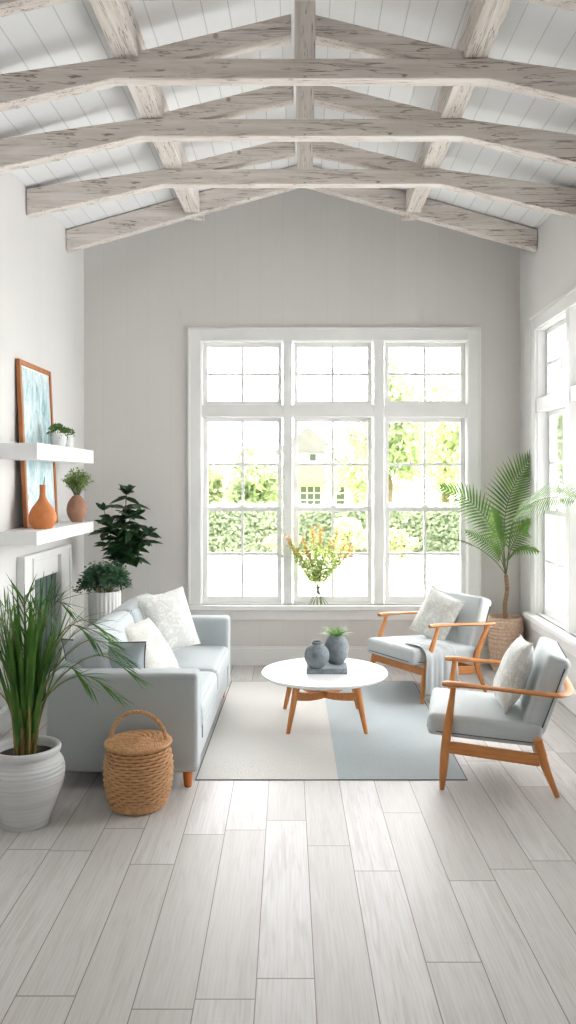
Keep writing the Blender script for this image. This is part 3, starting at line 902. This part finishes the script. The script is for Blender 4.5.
m = MB().box(c.x-.14, c.x+.14, c.y-.105, c.y+.105, TZ, TZ+.004).box(c.x-.14, c.x+.14, c.y-.105, c.y+.105, TZ+.032, TZ+.036).box(c.x-.14, c.x+.14, c.y-.105, c.y-.100, TZ+.004, TZ+.032)
rotz(m, c, -1).build('cover', m_book, b, bevel=.0015)
rotz(MB().box(c.x-.135, c.x+.135, c.y-.0995, c.y+.10, TZ+.0042, TZ+.0318), c, -1).build('pages', plain('book_pages', S(206,208,208), .9, S(186,190,192), 80, .3, 200, (1,1,20)), b)
BZ = TZ+.0365
t_ = NT('rough_slate_glaze'); v_ = t_.coords(); g = t_.noise(v_, 34, 5, .7); t_.base(t_.ramp(g, [(.3, S(100,108,114)), (.7, S(134,142,148))])); t_.rough(.7); t_.bump(g, .7, .006); m_slate = t_.m
v1 = thing('round_vase', 'small round slate-grey vase with a short open neck on the book', 'vase', (.080, 5.522, BZ))
pr = smoothprof([(.038,0),(.050,.004),(.078,.040),(.086,.078),(.076,.118),(.050,.146),(.034,.154),(.032,.160),(.036,.170),(.037,.174)], 40)+[(.030,.174),(.027,.165),(.030,.15)]
MB().lathe(pr, 40, v1.location).build('body', m_slate, v1, smooth=60)
MB().lathe([(.0295,.1715),(.015,.1715),(.0005,.1715)], 20, v1.location).build('mouth_shade_disc', plain('mouth_shade', S(30,32,34), .9), v1)  # flat dark disc across the mouth, its colour standing in for shade within
v2 = thing('planted_vase', 'taller oval slate-grey vase with a spiky green air plant on the book', 'vase', (.217, 5.642, BZ))
pr = smoothprof([(.040,0),(.052,.004),(.076,.045),(.086,.095),(.080,.145),(.056,.182),(.040,.192),(.038,.195)], 36)+[(.030,.195),(.027,.18)]
MB().lathe(pr, 40, v2.location).build('body', m_slate, v2, smooth=60)
m = MB(); rnd = random.Random(8)
for k in range(46):
    a = rnd.uniform(0, 2*PI); el = rnd.uniform(.25, 1.4)
    m.leaf(v2.location+Vector((.012*math.cos(a), .012*math.sin(a), .188)), (math.cos(a), math.sin(a), el), (-math.cos(a), -math.sin(a), 1), rnd.uniform(.09,.135), .021, .22, 5, .6, .2)
m.build('air_plant', leafmat('air_plant_green', S(92,136,70), S(146,180,112), 20), v2)

# ------------------------------------------------------------------ armchairs
def armchair(label, loc, ang, hoop, group):
    t = thing('armchair', label, 'armchair', loc, R(ang), group, world=False)
    hw = .315
    bk = 0 if hoop else -.08
    for s_ in (-1, 1):
        # front leg rises to the arm
        P = spline([(.288 if hoop else .315, s_*(hw+.012), 0), (.268, s_*hw, .24), (.228+bk, s_*hw, .545)], 12)
        rr = [.0125+.0125*math.sin(PI*min(1, q/12*1.0)**.9)*1.0 for q in range(13)]
        rr[-1] = .015
        MB().tube(P, rr, 10, .85, Vector((0, 1, 0))).build('leg', m_woodz, t)
        if hoop:
            P = spline([(-.305, s_*(hw+.005), 0), (-.245, s_*hw, .15), (-.205, s_*hw, .295)], 8)
            MB().tube(P, [.0125+.0115*min(1, q/5) for q in range(9)], 10, .85, Vector((0, 1, 0))).build('leg', m_woodz, t)
        else:
            P = spline([(-.330, s_*(hw+.01), 0), (-.240, s_*hw, .235), (-.28, s_*hw, .37), (-.37, s_*hw, .515)], 12)
            MB().tube(P, [.0125+.012*math.sin(PI*q/12*.9+.15) for q in range(13)], 10, .85, Vector((0, 1, 0))).build('leg', m_woodz, t)
        # side rail
        polys = []
        for x, zc in ((.283, .228), (-.215, .185)):
            polys.append([Vector((x, s_*hw-.012, zc-.031)), Vector((x, s_*hw+.012, zc-.031)), Vector((x, s_*hw+.012, zc+.031)), Vector((x, s_*hw-.012, zc+.031))])
        MB().bridge(polys).build('side_rail', m_wood, t, bevel=.004)
    MB().box(.262, .286, -hw+.012, hw-.012, .197, .252).build('front_rail', m_wood, t, bevel=.004)
    MB().box(-.222, -.198, -hw+.012, hw-.012, .160, .215).build('back_rail', m_wood, t, bevel=.004)
    # arms
    def armpts(s_):
        if hoop: return [(.285, s_*(hw-.005), .562), (.19, s_*hw, .560), (-.05, s_*(hw+.012), .546), (-.27, s_*(hw+.005), .530)]
        return [(.225, s_*(hw-.005), .558), (.12, s_*hw, .560), (-.12, s_*(hw+.008), .545), (-.42, s_*(hw+.002), .522)]
    for s_ in (-1, 1):
        P = spline(armpts(s_), 18)
        wd = [.020+.010*math.sin(PI*min(1, (q+1.2)/10)) if q < 10 else .020+.004*(q-10)/8 for q in range(19)]
        MB().tube(P, wd, 12, .52).build('armrest', m_wood, t, smooth=50)
    if hoop:
        P = spline([(-.262, -(hw+.005), .5302), (-.325, -(hw-.02), .524), (-.378, -.20, .520), (-.392, 0, .519), (-.378, .20, .520), (-.325, hw-.02, .524), (-.262, hw+.005, .5302)], 30)
        MB().tube(P, [.0235]*31, 12, .52).build('back_hoop', m_wood, t, smooth=50)
    # seat
    M_ = Matrix.Translation((.065 if hoop else .05, 0, .317)) @ Matrix.Rotation(R(-3.5), 4, 'Y')
    sc = MB().rbox(.60 if hoop else .64, .585, .118, .028, 12, .016, (0,0,0), .003).xf(M_).build('seat_cushion', m_chair, t, smooth=60)
    def piping(hx, hy, z, M__, par):
        loop = []
        for k in range(33):
            a = 2*PI*k/32
            loop.append(M__ @ Vector((max(-1, min(1, 1.35*math.cos(a)))*hx, max(-1, min(1, 1.35*math.sin(a)))*hy, z)))
        o = MB().tube(loop, .0032, 6).build('piping', m_pipe, None); o.parent = par
    piping(.3035 if hoop else .3235, .2965, -.034, M_, sc); 
    # back
    M2 = Matrix.Translation((-.255+bk, 0, .512)) @ Matrix.Rotation(R(-20), 4, 'Y')
    bc = MB().rbox(.125, .545, .43, .03, 12, 0.0, (0,0,0), .004).xf(M2).build('back_cushion', m_chair, t, smooth=60)
    # piping round the rear face
    loop = []
    for k in range(33):
        a = 2*PI*k/32
        loop.append(M2 @ Vector((-.036, max(-1, min(1, 1.3*math.cos(a)))*.2770, max(-1, min(1, 1.3*math.sin(a)))*.2175)))
    o = MB().tube(loop, .0034, 6).build('piping', m_pipe, None); o.parent = bc
    # slatted wooden back frame
    if not hoop:
        pass
    return t
ch1 = armchair('wooden armchair nearest the viewer, its armrest bending round behind a grey cushion', (1.075, 4.60, .002), 169, True, 'wooden armchairs')
ch2 = armchair('wooden armchair by the back window with a grey throw hanging over its side', (.955, 6.43, .002), 212, False, 'wooden armchairs')
def chair_pt(ch, p): return ch.matrix_basis @ Vector(p) if False else (Matrix.Translation(ch.location) @ Matrix.Rotation(ch.rotation_euler.z, 4, 'Z')) @ Vector(p)
def chair_dir(ch, p): return Matrix.Rotation(ch.rotation_euler.z, 3, 'Z') @ Vector(p)
c = chair_pt(ch1, (-.098, .03, .572))
throw_pillow('throw_pillow', 'mottled pale pillow leaning on the back of the nearest armchair', c, chair_dir(ch1, (0, -1, 0)), chair_dir(ch1, (.93, .04, .37)), .42, .40, .15, m_patc, 5, 6)
c = chair_pt(ch2, (-.165, -.06, .555))
throw_pillow('throw_pillow', 'mottled white pillow on the armchair by the back window', c, chair_dir(ch2, (0, -1, 0)), chair_dir(ch2, (.88, .10, .42)), .40, .40, .14, m_patc, 6, -12)

# throw blanket over the side of the far chair
def throw_mesh():
    m = MB(); rnd = random.Random(4)
    path = [(.09, .398), (.20, .402), (.272, .397), (.318, .372), (.352, .33), (.360, .24), (.366, .15), (.37, .080)]
    sp = spline([Vector((0, y, z)) for y, z in path], 26)
    def fn(u, v):
        i = v*26; k = min(int(i), 25); p = sp[k].lerp(sp[k+1], i-k)
        hang = max(0, (v-.42)/.58)
        x = .0+.285*u
        spread = 1+.25*hang
        xx = .15+(x-.15)*(1+.12*hang) + .03*hang
        fold = (.008*math.sin(u*22+v*2)+.005*math.sin(u*37+1))*hang
        off = .012 if hang > 0 else 0.004
        return Vector((xx, p.y+fold+off*hang, p.z+.004+.003*math.sin(u*18+v*9)*(1-hang) + .012*math.sin(u*5+.6)*hang))
    m.grid(fn, 40, 40)
    return m
t_ = NT('throw_knit'); v_ = t_.coords(); g = t_.noise(t_.coords((1,1,1)), 220, 2, .7); b_ = t_.noise(t_.coords((30,30,3)), 2, 3)
t_.base(t_.mix(g, t_.mix(b_, S(212,217,217), S(188,195,197)), S(168,176,179))); t_.rough(.95); t_.bump(g, .6, .006)
tm = throw_mesh()
cm = Matrix.Translation(ch2.location) @ Matrix.Rotation(ch2.rotation_euler.z, 4, 'Z')
th_o = thing('throw_blanket', 'pale grey knitted throw hanging over the side of the far armchair', 'blanket', chair_pt(ch2, (.09, .3, .39)))
o = tm.xf(cm).build('cloth', t_.m, th_o, smooth=60)
sm = o.modifiers.new('thick', 'SOLIDIFY'); sm.thickness = .005; sm.offset = 1
fr_ = MB()
for k in range(30):
    u = k/29
    x = .017+.315*u
    p = Vector((x, .384+.006*math.sin(u*20), .080)); 
    fr_.tube([p, p+Vector((.002*math.sin(k*3), .002, -.03))], [.0022,.0014], 4)
fr_.xf(cm).build('fringe', t_.m, th_o)

# ------------------------------------------------------------------ feather palm in the right corner
ppx, ppy = 1.738, 7.055
t = thing('feather_palm', 'feathery green palm in a woven pot in the right back corner', 'potted plant', (ppx, ppy, 0))
pr = smoothprof([(.095,0.002),(.105,.01),(.128,.12),(.147,.28),(.150,.39),(.143,.465),(.142,.470)], 110)
t_ = NT('woven_rope'); v_ = t_.coords(); g = t_.noise(v_, 70, 3); t_.base(t_.ramp(g, [(.3, S(206,168,140)), (.7, S(238,214,192))])); t_.rough(.85)
def wv(i, k):
    if k > 108: return 0
    row = k//5
    return .006*abs(math.sin(PI*(k % 5)/5))*(.45+.55*abs(math.sin(PI*(i/6.0+(.5 if row % 2 else 0)))))
MB().lathe(pr+[(.130,.470),(.124,.42)], 132, t.location, disp=wv).build('pot', t_.m, t, smooth=70)
MB().lathe([(.125,.425),(.06,.432),(.0005,.434)], 24, t.location).build('soil', m_soil, t)
crown = at(506, 575, 7.04)
b0 = t.location+Vector((0,0,.43))
sp = spline([b0, at(505, 605, 7.05), at(507, 590, 7.05), crown], 26)
t_ = NT('palm_bark'); v_ = t_.coords((1,1,1)); g = t_.noise(t_.coords((14,14,60)), 2, 4); t_.base(t_.ramp(g, [(.3, S(126,98,74)), (.7, S(178,146,116))])); t_.rough(.9); t_.bump(g, .7, .01)
MB().tube(sp, [.020-.004*i/26+.0022*(i % 2) for i in range(27)], 10).build('trunk', t_.m, t, smooth=60)
m_frond = leafmat('frond_green', S(66,104,36), S(108,142,62), 8, .12)
m_rach = leafmat('rachis_green', S(92,102,62), S(116,118,76), 10, .1)
rnd = random.Random(31)
def frond(pts3, L, n, W, nrm, start=.35, ang=62, droop=.12, thick=.006):
    sp = spline(pts3, 40)
    ra = MB().tube(sp, [thick*(1-.75*i/40) for i in range(41)], 6)
    o = ra.build('frond', m_rach, t)
    m = MB()
    nrm = Vector(nrm).normalized()
    for k in range(n):
        q = start+(1-start)*(k+.5)/n
        i = min(int(q*40), 39); p = sp[i].lerp(sp[i+1], q*40-i)
        T = (sp[min(i+1,40)]-sp[max(i-1,0)]).normalized(); sd = T.cross(nrm).normalized()
        u = (q-start)/(1-start)
        ll = L*(math.sin(PI*(.16+.80*u))**.75)
        an = R(ang*(1-.45*u))
        for s_ in (-1, 1):
            d = T*math.cos(an)+sd*s_*math.sin(an)+nrm*.12
            m.leaf(p, d, nrm, ll*rnd.uniform(.92,1.06), W, droop, 4, .62, .2)
    for p in m.v:
        p.x = min(p.x, XR-.03); p.y = min(p.y, YB-.03)
    ob = m.build('leaflets', m_frond, None, smooth=60, origin=t.location); ob.location = (0,0,0); ob.parent = o
    return o
cam = Vector((0, -1, .15))
frond([crown, at(504,545,6.98), at(506,510,6.92), at(516,482,6.88), at(533,456,6.84)], .27, 27, .0185, (-.25,-1,.1), .28, 66, .10)
frond([crown, at(500,548,6.95), at(488,522,6.88), at(468,500,6.82), at(441,487,6.76)], .21, 22, .018, (.1,-1,.35), .34, 62, .16)
frond([crown, Vector((1.745,6.80,1.31)), Vector((1.775,6.35,1.47)), Vector((1.80,5.85,1.53)), Vector((1.80,5.42,1.52))], .25, 30, .021, (-.75,-.2,.6), .28, 58, .14)
frond([crown, at(496,562,6.92), at(478,548,6.80), at(455,540,6.70), at(424,538,6.62)], .085, 16, .009, (.0,-.5,1), .55, 40, .25, .0045)
frond([crown, at(501,560,6.90), at(490,546,6.80), at(466,532,6.70)], .15, 18, .012, (.1,-.8,.6), .35, 58, .15)
frond([crown, at(509,558,6.90), at(520,550,6.75), at(541,552,6.55)], .14, 18, .013, (-.1,-.6,.8), .25, 55, .20)
frond([crown, at(503,552,6.85), at(497,530,6.70), at(492,512,6.58)], .17, 20, .014, (.1,-.9,.5), .35, 62, .12)
frond([crown, at(510,552,6.88), at(520,532,6.70), at(530,522,6.5)], .16, 18, .014, (-.3,-.9,.4), .35, 60, .14)

# ------------------------------------------------------------------ flowers on the window sill
fv = thing('flower_bunch', 'loose bunch of leafy wild flowers with orange blooms standing on the window sill', 'flowers', (at(318, 604, YB-.038).x, YB-.038, VB-.0055))
c = fv.location
m_bloom = leafmat('bloom_orange', S(222,138,92), S(234,168,126), 30, .4)
rnd = random.Random(17); st = MB(); lf = MB(); fl = MB()
tips = [(287,537),(297,548),(303,539),(312,528),(321,527),(331,541),(338,529),(345,545),(352,547),(308,550),(316,545),(326,548),(335,552),(300,556),(341,556),(293,552),(322,558),(312,560)]
for (x, y) in tips:
    dep = YB-.06+rnd.uniform(-.06,.03)
    tip = at(x, y, dep)
    bot = c+Vector((max(-.085, min(.085, -(tip.x-c.x)*.32))+rnd.uniform(-.012,.012), rnd.uniform(-.018,.018), .003))
    neck = c+Vector(((tip.x-c.x)*.04+rnd.uniform(-.008,.008), rnd.uniform(-.010,.010), .155))
    md = neck.lerp(tip, .55)+Vector(((tip.x-c.x)*.06, 0, .012))
    sp = spline([bot, neck, md, tip], 24); st.tube(sp, [.0024-.0013*i/24 for i in range(25)], 5)
    for i in range(11, 25):
        for _ in range(9):
            d = Vector((rnd.uniform(-1,1), rnd.uniform(-.8,.5), rnd.uniform(-.2,1)))
            p = sp[i]+Vector((rnd.gauss(0,.020), rnd.gauss(0,.012), rnd.gauss(0,.014)))*(1.15-.5*i/24)
            if i < 23 or rnd.random() < .3: lf.leaf(p, d, (rnd.uniform(-.4,.4), -1, rnd.uniform(-.3,.6)), rnd.uniform(.020,.034), .011, .1, 2)
    if (x, y) in tips[:10]:
        fl = MB()
        for i in range(18, 25):
            for _ in range(2):
                p = sp[i]+Vector((rnd.gauss(0,.007), rnd.gauss(0,.006), rnd.gauss(0,.007)))
                for k in range(4):
                    a = k*PI/2+rnd.uniform(-.3,.3)
                    fl.leaf(p, (math.cos(a), -.5, math.sin(a)), (0, -1, .2), .014, .011, 0, 2)
        for p in fl.v: p.y = min(p.y, YB+.02)
        fl.build('bloom_spike', m_bloom, fv)
for mb in (lf,):
    for p in mb.v: p.y = min(p.y, YB+.02)
tw = MB()
for k in range(3):
    tw.tube([c+Vector((.021*math.cos(2*PI*i/20), .017*math.sin(2*PI*i/20), .150+.004*k)) for i in range(21)], .002, 5)
tw.build('twine', plain('twine_green', S(120,126,92), .9), fv)
st.build('stems', leafmat('flower_stem', S(92,112,62), S(124,136,84), 12, .1), fv)
lf.build('leaves', leafmat('flower_leaf', S(140,164,84), S(190,202,130), 25, .5), fv)

# ------------------------------------------------------------------ outdoors
GZ = -.28
gm = MB()
gm.grid(lambda u, v: Vector((-60+120*u, YB+TH+.02+ (22.4-YB)*v, GZ)), 1, 1)
m_drive = plain('pale_driveway', S(190,188,184), .9, S(180,178,172), .6)
g_o = gm.build('ground_driveway', m_drive, smooth=0); g_o['kind'] = 'structure'
lawn = MB()
lawn.grid(lambda u, v: Vector((-60+120*u, 22.3+70*v, GZ-.01-1.15*min(1, v*3))), 2, 12)
l_o = lawn.build('ground_lawn', plain('lawn_green', S(140,156,96), .95, S(168,180,124), .8)); l_o['kind'] = 'structure'
m_tree = [leafmat('tree_leaf_light', S(178,188,146), S(208,214,178), .7, .45), leafmat('tree_leaf_mid', S(162,176,136), S(194,204,166), .7, .45), leafmat('hedge_leaf', S(150,164,132), S(180,192,158), 1.2, .35), leafmat('shrub_leaf', S(190,198,146), S(216,220,172), 1.2, .4)]
m_bark = plain('tree_bark', S(130,112,94), .95, S(98,84,70), 6)
def gz(y): return GZ-.01-1.15*min(1, max(0, (y-22.3)/70*3))
def foliage_blob(mb, c, r, n, L, rnd):
    c = Vector(c); r = Vector(r)
    lumps = []
    for k in range(max(6, n//130)):
        d = Vector((rnd.gauss(0,1), rnd.gauss(0,1), rnd.gauss(0,1))).normalized(); q = rnd.uniform(.35,.85)
        lumps.append((c+Vector((d.x*r.x*q, d.y*r.y*q, d.z*r.z*q)), rnd.uniform(.28,.45)))
    for k in range(n):
        lc, lr = lumps[k % len(lumps)]
        d = Vector((rnd.gauss(0,1), rnd.gauss(0,1), rnd.gauss(0,1))).normalized(); q = rnd.uniform(.6,1)**.5
        p = lc+Vector((d.x*r.x, d.y*r.y, d.z*r.z))*lr*q
        mb.leaf(p, (rnd.uniform(-1,1), rnd.uniform(-1,1), rnd.uniform(-1,.6)), (d.x+rnd.uniform(-.5,.5), d.y+rnd.uniform(-.5,.5), d.z+.5), L*rnd.uniform(.7,1.3), L*.62, .1, 2)
def tree(label, x, y, h, rx, n, mat, seed, low=.22, L=.26, group='trees beyond the back window', name='garden_tree'):
    rnd = random.Random(seed); z = gz(y) if y > 22.3 else GZ
    t = thing(name, label, 'tree', (x, y, z), group=group)
    m = MB(); cz_ = h*(low+1)/2; rz_ = h*(1-low)/2
    foliage_blob(m, (x, y, z+cz_), (rx, rx, rz_), n, L, rnd)
    m.build('crown', mat, t, smooth=0)
    MB().tube([(x, y, z-.05), (x+.05, y, z+h*.3), (x-.03, y, z+h*.62)], [h*.028, h*.02, h*.01], 8).build('trunk', m_bark, t)
    return t
tree('big leafy tree seen in the left half of the right-hand window', 3.0, 29.5, 6.9, 1.7, 4200, m_tree[1], 1)
tree('big pale leafy tree seen in the right half of the right-hand window', 5.75, 33.5, 7.9, 2.0, 4200, m_tree[0], 2)
tree('round tree in the left part of the left-hand window', -3.75, 31, 3.9, 1.25, 2600, m_tree[0], 3, .1)
tree('round tree in the right part of the left-hand window', -1.8, 27, 3.4, 1.05, 2600, m_tree[1], 4, .1)
tree('leafy tree rising just right of the cottage roof', 2.9, 46, 7.2, 1.6, 3000, m_tree[0], 5, .1)
tree('tree standing far left beyond the back garden', -6.6, 31, 5.2, 1.9, 2400, m_tree[1], 6, .12)
tree('tree standing far right beyond the back garden', 9.2, 28, 7.0, 2.0, 2600, m_tree[1], 7, .12)
tree('tree showing above the cottage from behind it', 5.2, 70, 9.5, 3.2, 2600, m_tree[0], 8, .1, .4)
for k, (x, y, h) in enumerate(((9.5, 13.2, 5.6), (10.5, 17.5, 6.6), (9.8, 21.5, 6.0))):
    tree(['nearest tree outside the right-hand side windows', 'middle tree outside the right-hand side windows', 'farthest tree outside the right-hand side windows'][k], x, y, h, 1.9, 2400, m_tree[k % 2], 20+k, .1, group='trees beyond the side windows')
def hedge(label, x0, x1, y, h, d, n, seed):
    rnd = random.Random(seed); z = GZ-.01
    t = thing('clipped_hedge', label, 'hedge', ((x0+x1)/2, y, z), group='hedges along the driveway')
    m = MB()
    for k in range(n):
        f_ = rnd.random()
        p = Vector((rnd.uniform(x0,x1), y+rnd.uniform(-d,d), z+rnd.uniform(.05,h)))
        if f_ < .55: p.y = y-d+rnd.uniform(-.05,.12)
        elif f_ < .8: p.z = z+h+rnd.uniform(-.12,.06)
        m.leaf(p, (rnd.uniform(-1,1), rnd.uniform(-1,.6), rnd.uniform(-.6,1)), (rnd.uniform(-.6,.6), -1, rnd.uniform(0,1)), rnd.uniform(.09,.16), .09, .1, 2)
    m.build('foliage', m_tree[2], t, smooth=0)
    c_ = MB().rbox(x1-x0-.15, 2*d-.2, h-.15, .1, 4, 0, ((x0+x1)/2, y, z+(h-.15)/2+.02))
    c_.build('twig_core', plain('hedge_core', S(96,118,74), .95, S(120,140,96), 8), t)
hedge('clipped hedge seen low in the left-hand window', -4.2, -.52, 21.6, 1.22, .5, 5200, 1)
hedge('clipped hedge seen low in the middle window', -.28, 1.62, 21.9, 1.18, .5, 3400, 2)
hedge('clipped hedge seen low in the right-hand window', 1.88, 6.2, 21.6, 1.22, .5, 5200, 3)
for x, y, r_, h, lab in ((-.55, 20.3, .42, .66, 'small pale shrub at the right edge of the left-hand window'), (1.15, 20.4, .62, .95, 'rounded yellow-green shrub before the middle window hedge'), (2.35, 20.2, .42, .86, 'rounded pale yellow shrub before the right-hand window hedge')):
    rnd = random.Random(int(x*100)); t = thing('round_shrub', lab, 'shrub', (x, y, GZ), group='pale shrubs by the hedges')
    m = MB(); foliage_blob(m, (x, y, GZ+h*.52), (r_, r_*.8, h*.5), 1500, .10, rnd); m.build('foliage', m_tree[3], t, smooth=0)
    MB().tube([(x, y, GZ-.02), (x, y, GZ+h*.6)], [.05, .03], 6).build('stem', m_bark, t)
kb = MB().box(-8, 8, 19.30, 19.45, GZ-.02, GZ+.06)
tag(kb.build('garden_kerb', plain('pale_stone', S(214,210,198), .9), None, bevel=.02, origin=(0, 19.4, GZ)), 'low pale stone kerb along the far edge of the white driveway', 'kerb')
# cottage
hy = 58.0
def hx(px): return (px-VX)*hy/F
def hz(py): return EYE-(py-VY)*hy/F
m_hw = plain('cottage_white', S(214,212,206), .8)
m_hr = plain('cottage_roof', S(128,126,124), .9, S(116,114,112), 3)
hs = thing('cottage', 'white cottage with a pale gabled roof and long porch beyond the middle window', 'house', (hx(330), hy, gz(hy)))
b_ = gz(hy)
MB().box(hx(270), hx(372), hy, hy+6, b_, hz(478)).build('wall', m_hw, hs)
MB().prism([(hx(262), hz(483)), (hx(384), hz(483)), (hx(384), hz(481)), (hx(353), hz(466)), (hx(275), hz(466)), (hx(262), hz(481))], hy-1.4, hy+4).build('porch_roof', m_hr, hs, smooth=0)
MB().box(hx(282), hx(330), hy+1.2, hy+6, hz(468), hz(452)).build('upper_wall', m_hw, hs)
MB().prism([(hx(272), hz(452)), (hx(340), hz(452)), (hx(308), hz(426))], hy+.8, hy+6.4).build('gable_roof', m_hr, hs, smooth=0)
MB().prism([(hx(318), hz(466)), (hx(355), hz(466)), (hx(347), hz(445)), (hx(318), hz(445))], hy+1.6, hy+6).build('side_roof', m_hr, hs, smooth=0)
MB().box(hx(301), hx(305), hy+2, hy+3, hz(440), hz(427)).build('chimney', m_hw, hs)
m_pane = plain('cottage_pane', S(84,96,90), .3)
for a, b in ((300, 321), (336, 345), (352, 358), (362, 367)):
    w_ = MB().box(hx(a), hx(b), hy-.06, hy, hz(507), hz(486)).build('window', m_hw, hs)
    m = MB(); nx = 3 if b-a > 15 else 1; 
    for i in range(nx):
        for j in range(3):
            u0 = a+(b-a)*i/nx; u1 = a+(b-a)*(i+1)/nx
            m.box(hx(u0+.8), hx(u1-.8), hy-.08, hy-.06, hz(486+21*(j+1)/3-.8), hz(486+21*j/3+.8))
    o = m.build('pane', m_pane, None, origin=hs.location); o.location = (0,0,0); o.parent = w_
for x in (296, 329, 348, 372):
    MB().box(hx(x)-.08, hx(x)+.08, hy-1.3, hy-1.14, b_, hz(483)).build('porch_post', m_hw, hs)
MB().box(hx(313)-.2, hx(313)+.2, hy+1.14, hy+1.2, hz(460), hz(454)).build('gable_window', m_pane, hs)

# ------------------------------------------------------------------ light
w = bpy.data.worlds.new('World'); scene.world = w; w.use_nodes = True
wt = w.node_tree; bg = wt.nodes['Background']; bg.inputs[0].default_value = (1.0, 1.0, 1.0, 1)
# hazy bright sky, strongest beyond the garden
tcw = wt.nodes.new('ShaderNodeTexCoord'); spw = wt.nodes.new('ShaderNodeSeparateXYZ'); mrw = wt.nodes.new('ShaderNodeMapRange')
wt.links.new(tcw.outputs['Generated'], spw.inputs[0]); wt.links.new(spw.outputs[1], mrw.inputs['Value'])
mrw.inputs['From Min'].default_value = -.9; mrw.inputs['From Max'].default_value = .8
mrw.inputs['To Min'].default_value = .9; mrw.inputs['To Max'].default_value = 7.5
wt.links.new(mrw.outputs[0], bg.inputs[1])
def sun(energy, rot, angle, color):
    l = bpy.data.lights.new('sun', 'SUN'); l.energy = energy; l.angle = angle; l.color = color
    o = bpy.data.objects.new('sun', l); COL.objects.link(o); o.rotation_euler = rot
sun(.8, (R(42), 0, R(-25)), R(8), (1, .96, .9))

# ------------------------------------------------------------------ camera and view
cd = bpy.data.cameras.new('camera'); co = bpy.data.objects.new('camera', cd); COL.objects.link(co)
co.location = (0, 0, EYE); co.rotation_euler = (R(90), 0, 0)
cd.sensor_fit = 'VERTICAL'; cd.sensor_height = 36; cd.lens = 36*F/1024
cd.shift_x = -(VX-288)/1024; cd.shift_y = -(512-VY)/1024
cd.clip_start = .05; cd.clip_end = 300
scene.camera = co
vs = scene.view_settings
vs.view_transform = 'Standard'; vs.look = 'None'; vs.gamma = 1; vs.use_curve_mapping = False; vs.exposure = 1.46
for o in bpy.data.objects:
    if '_w' in o: del o['_w']
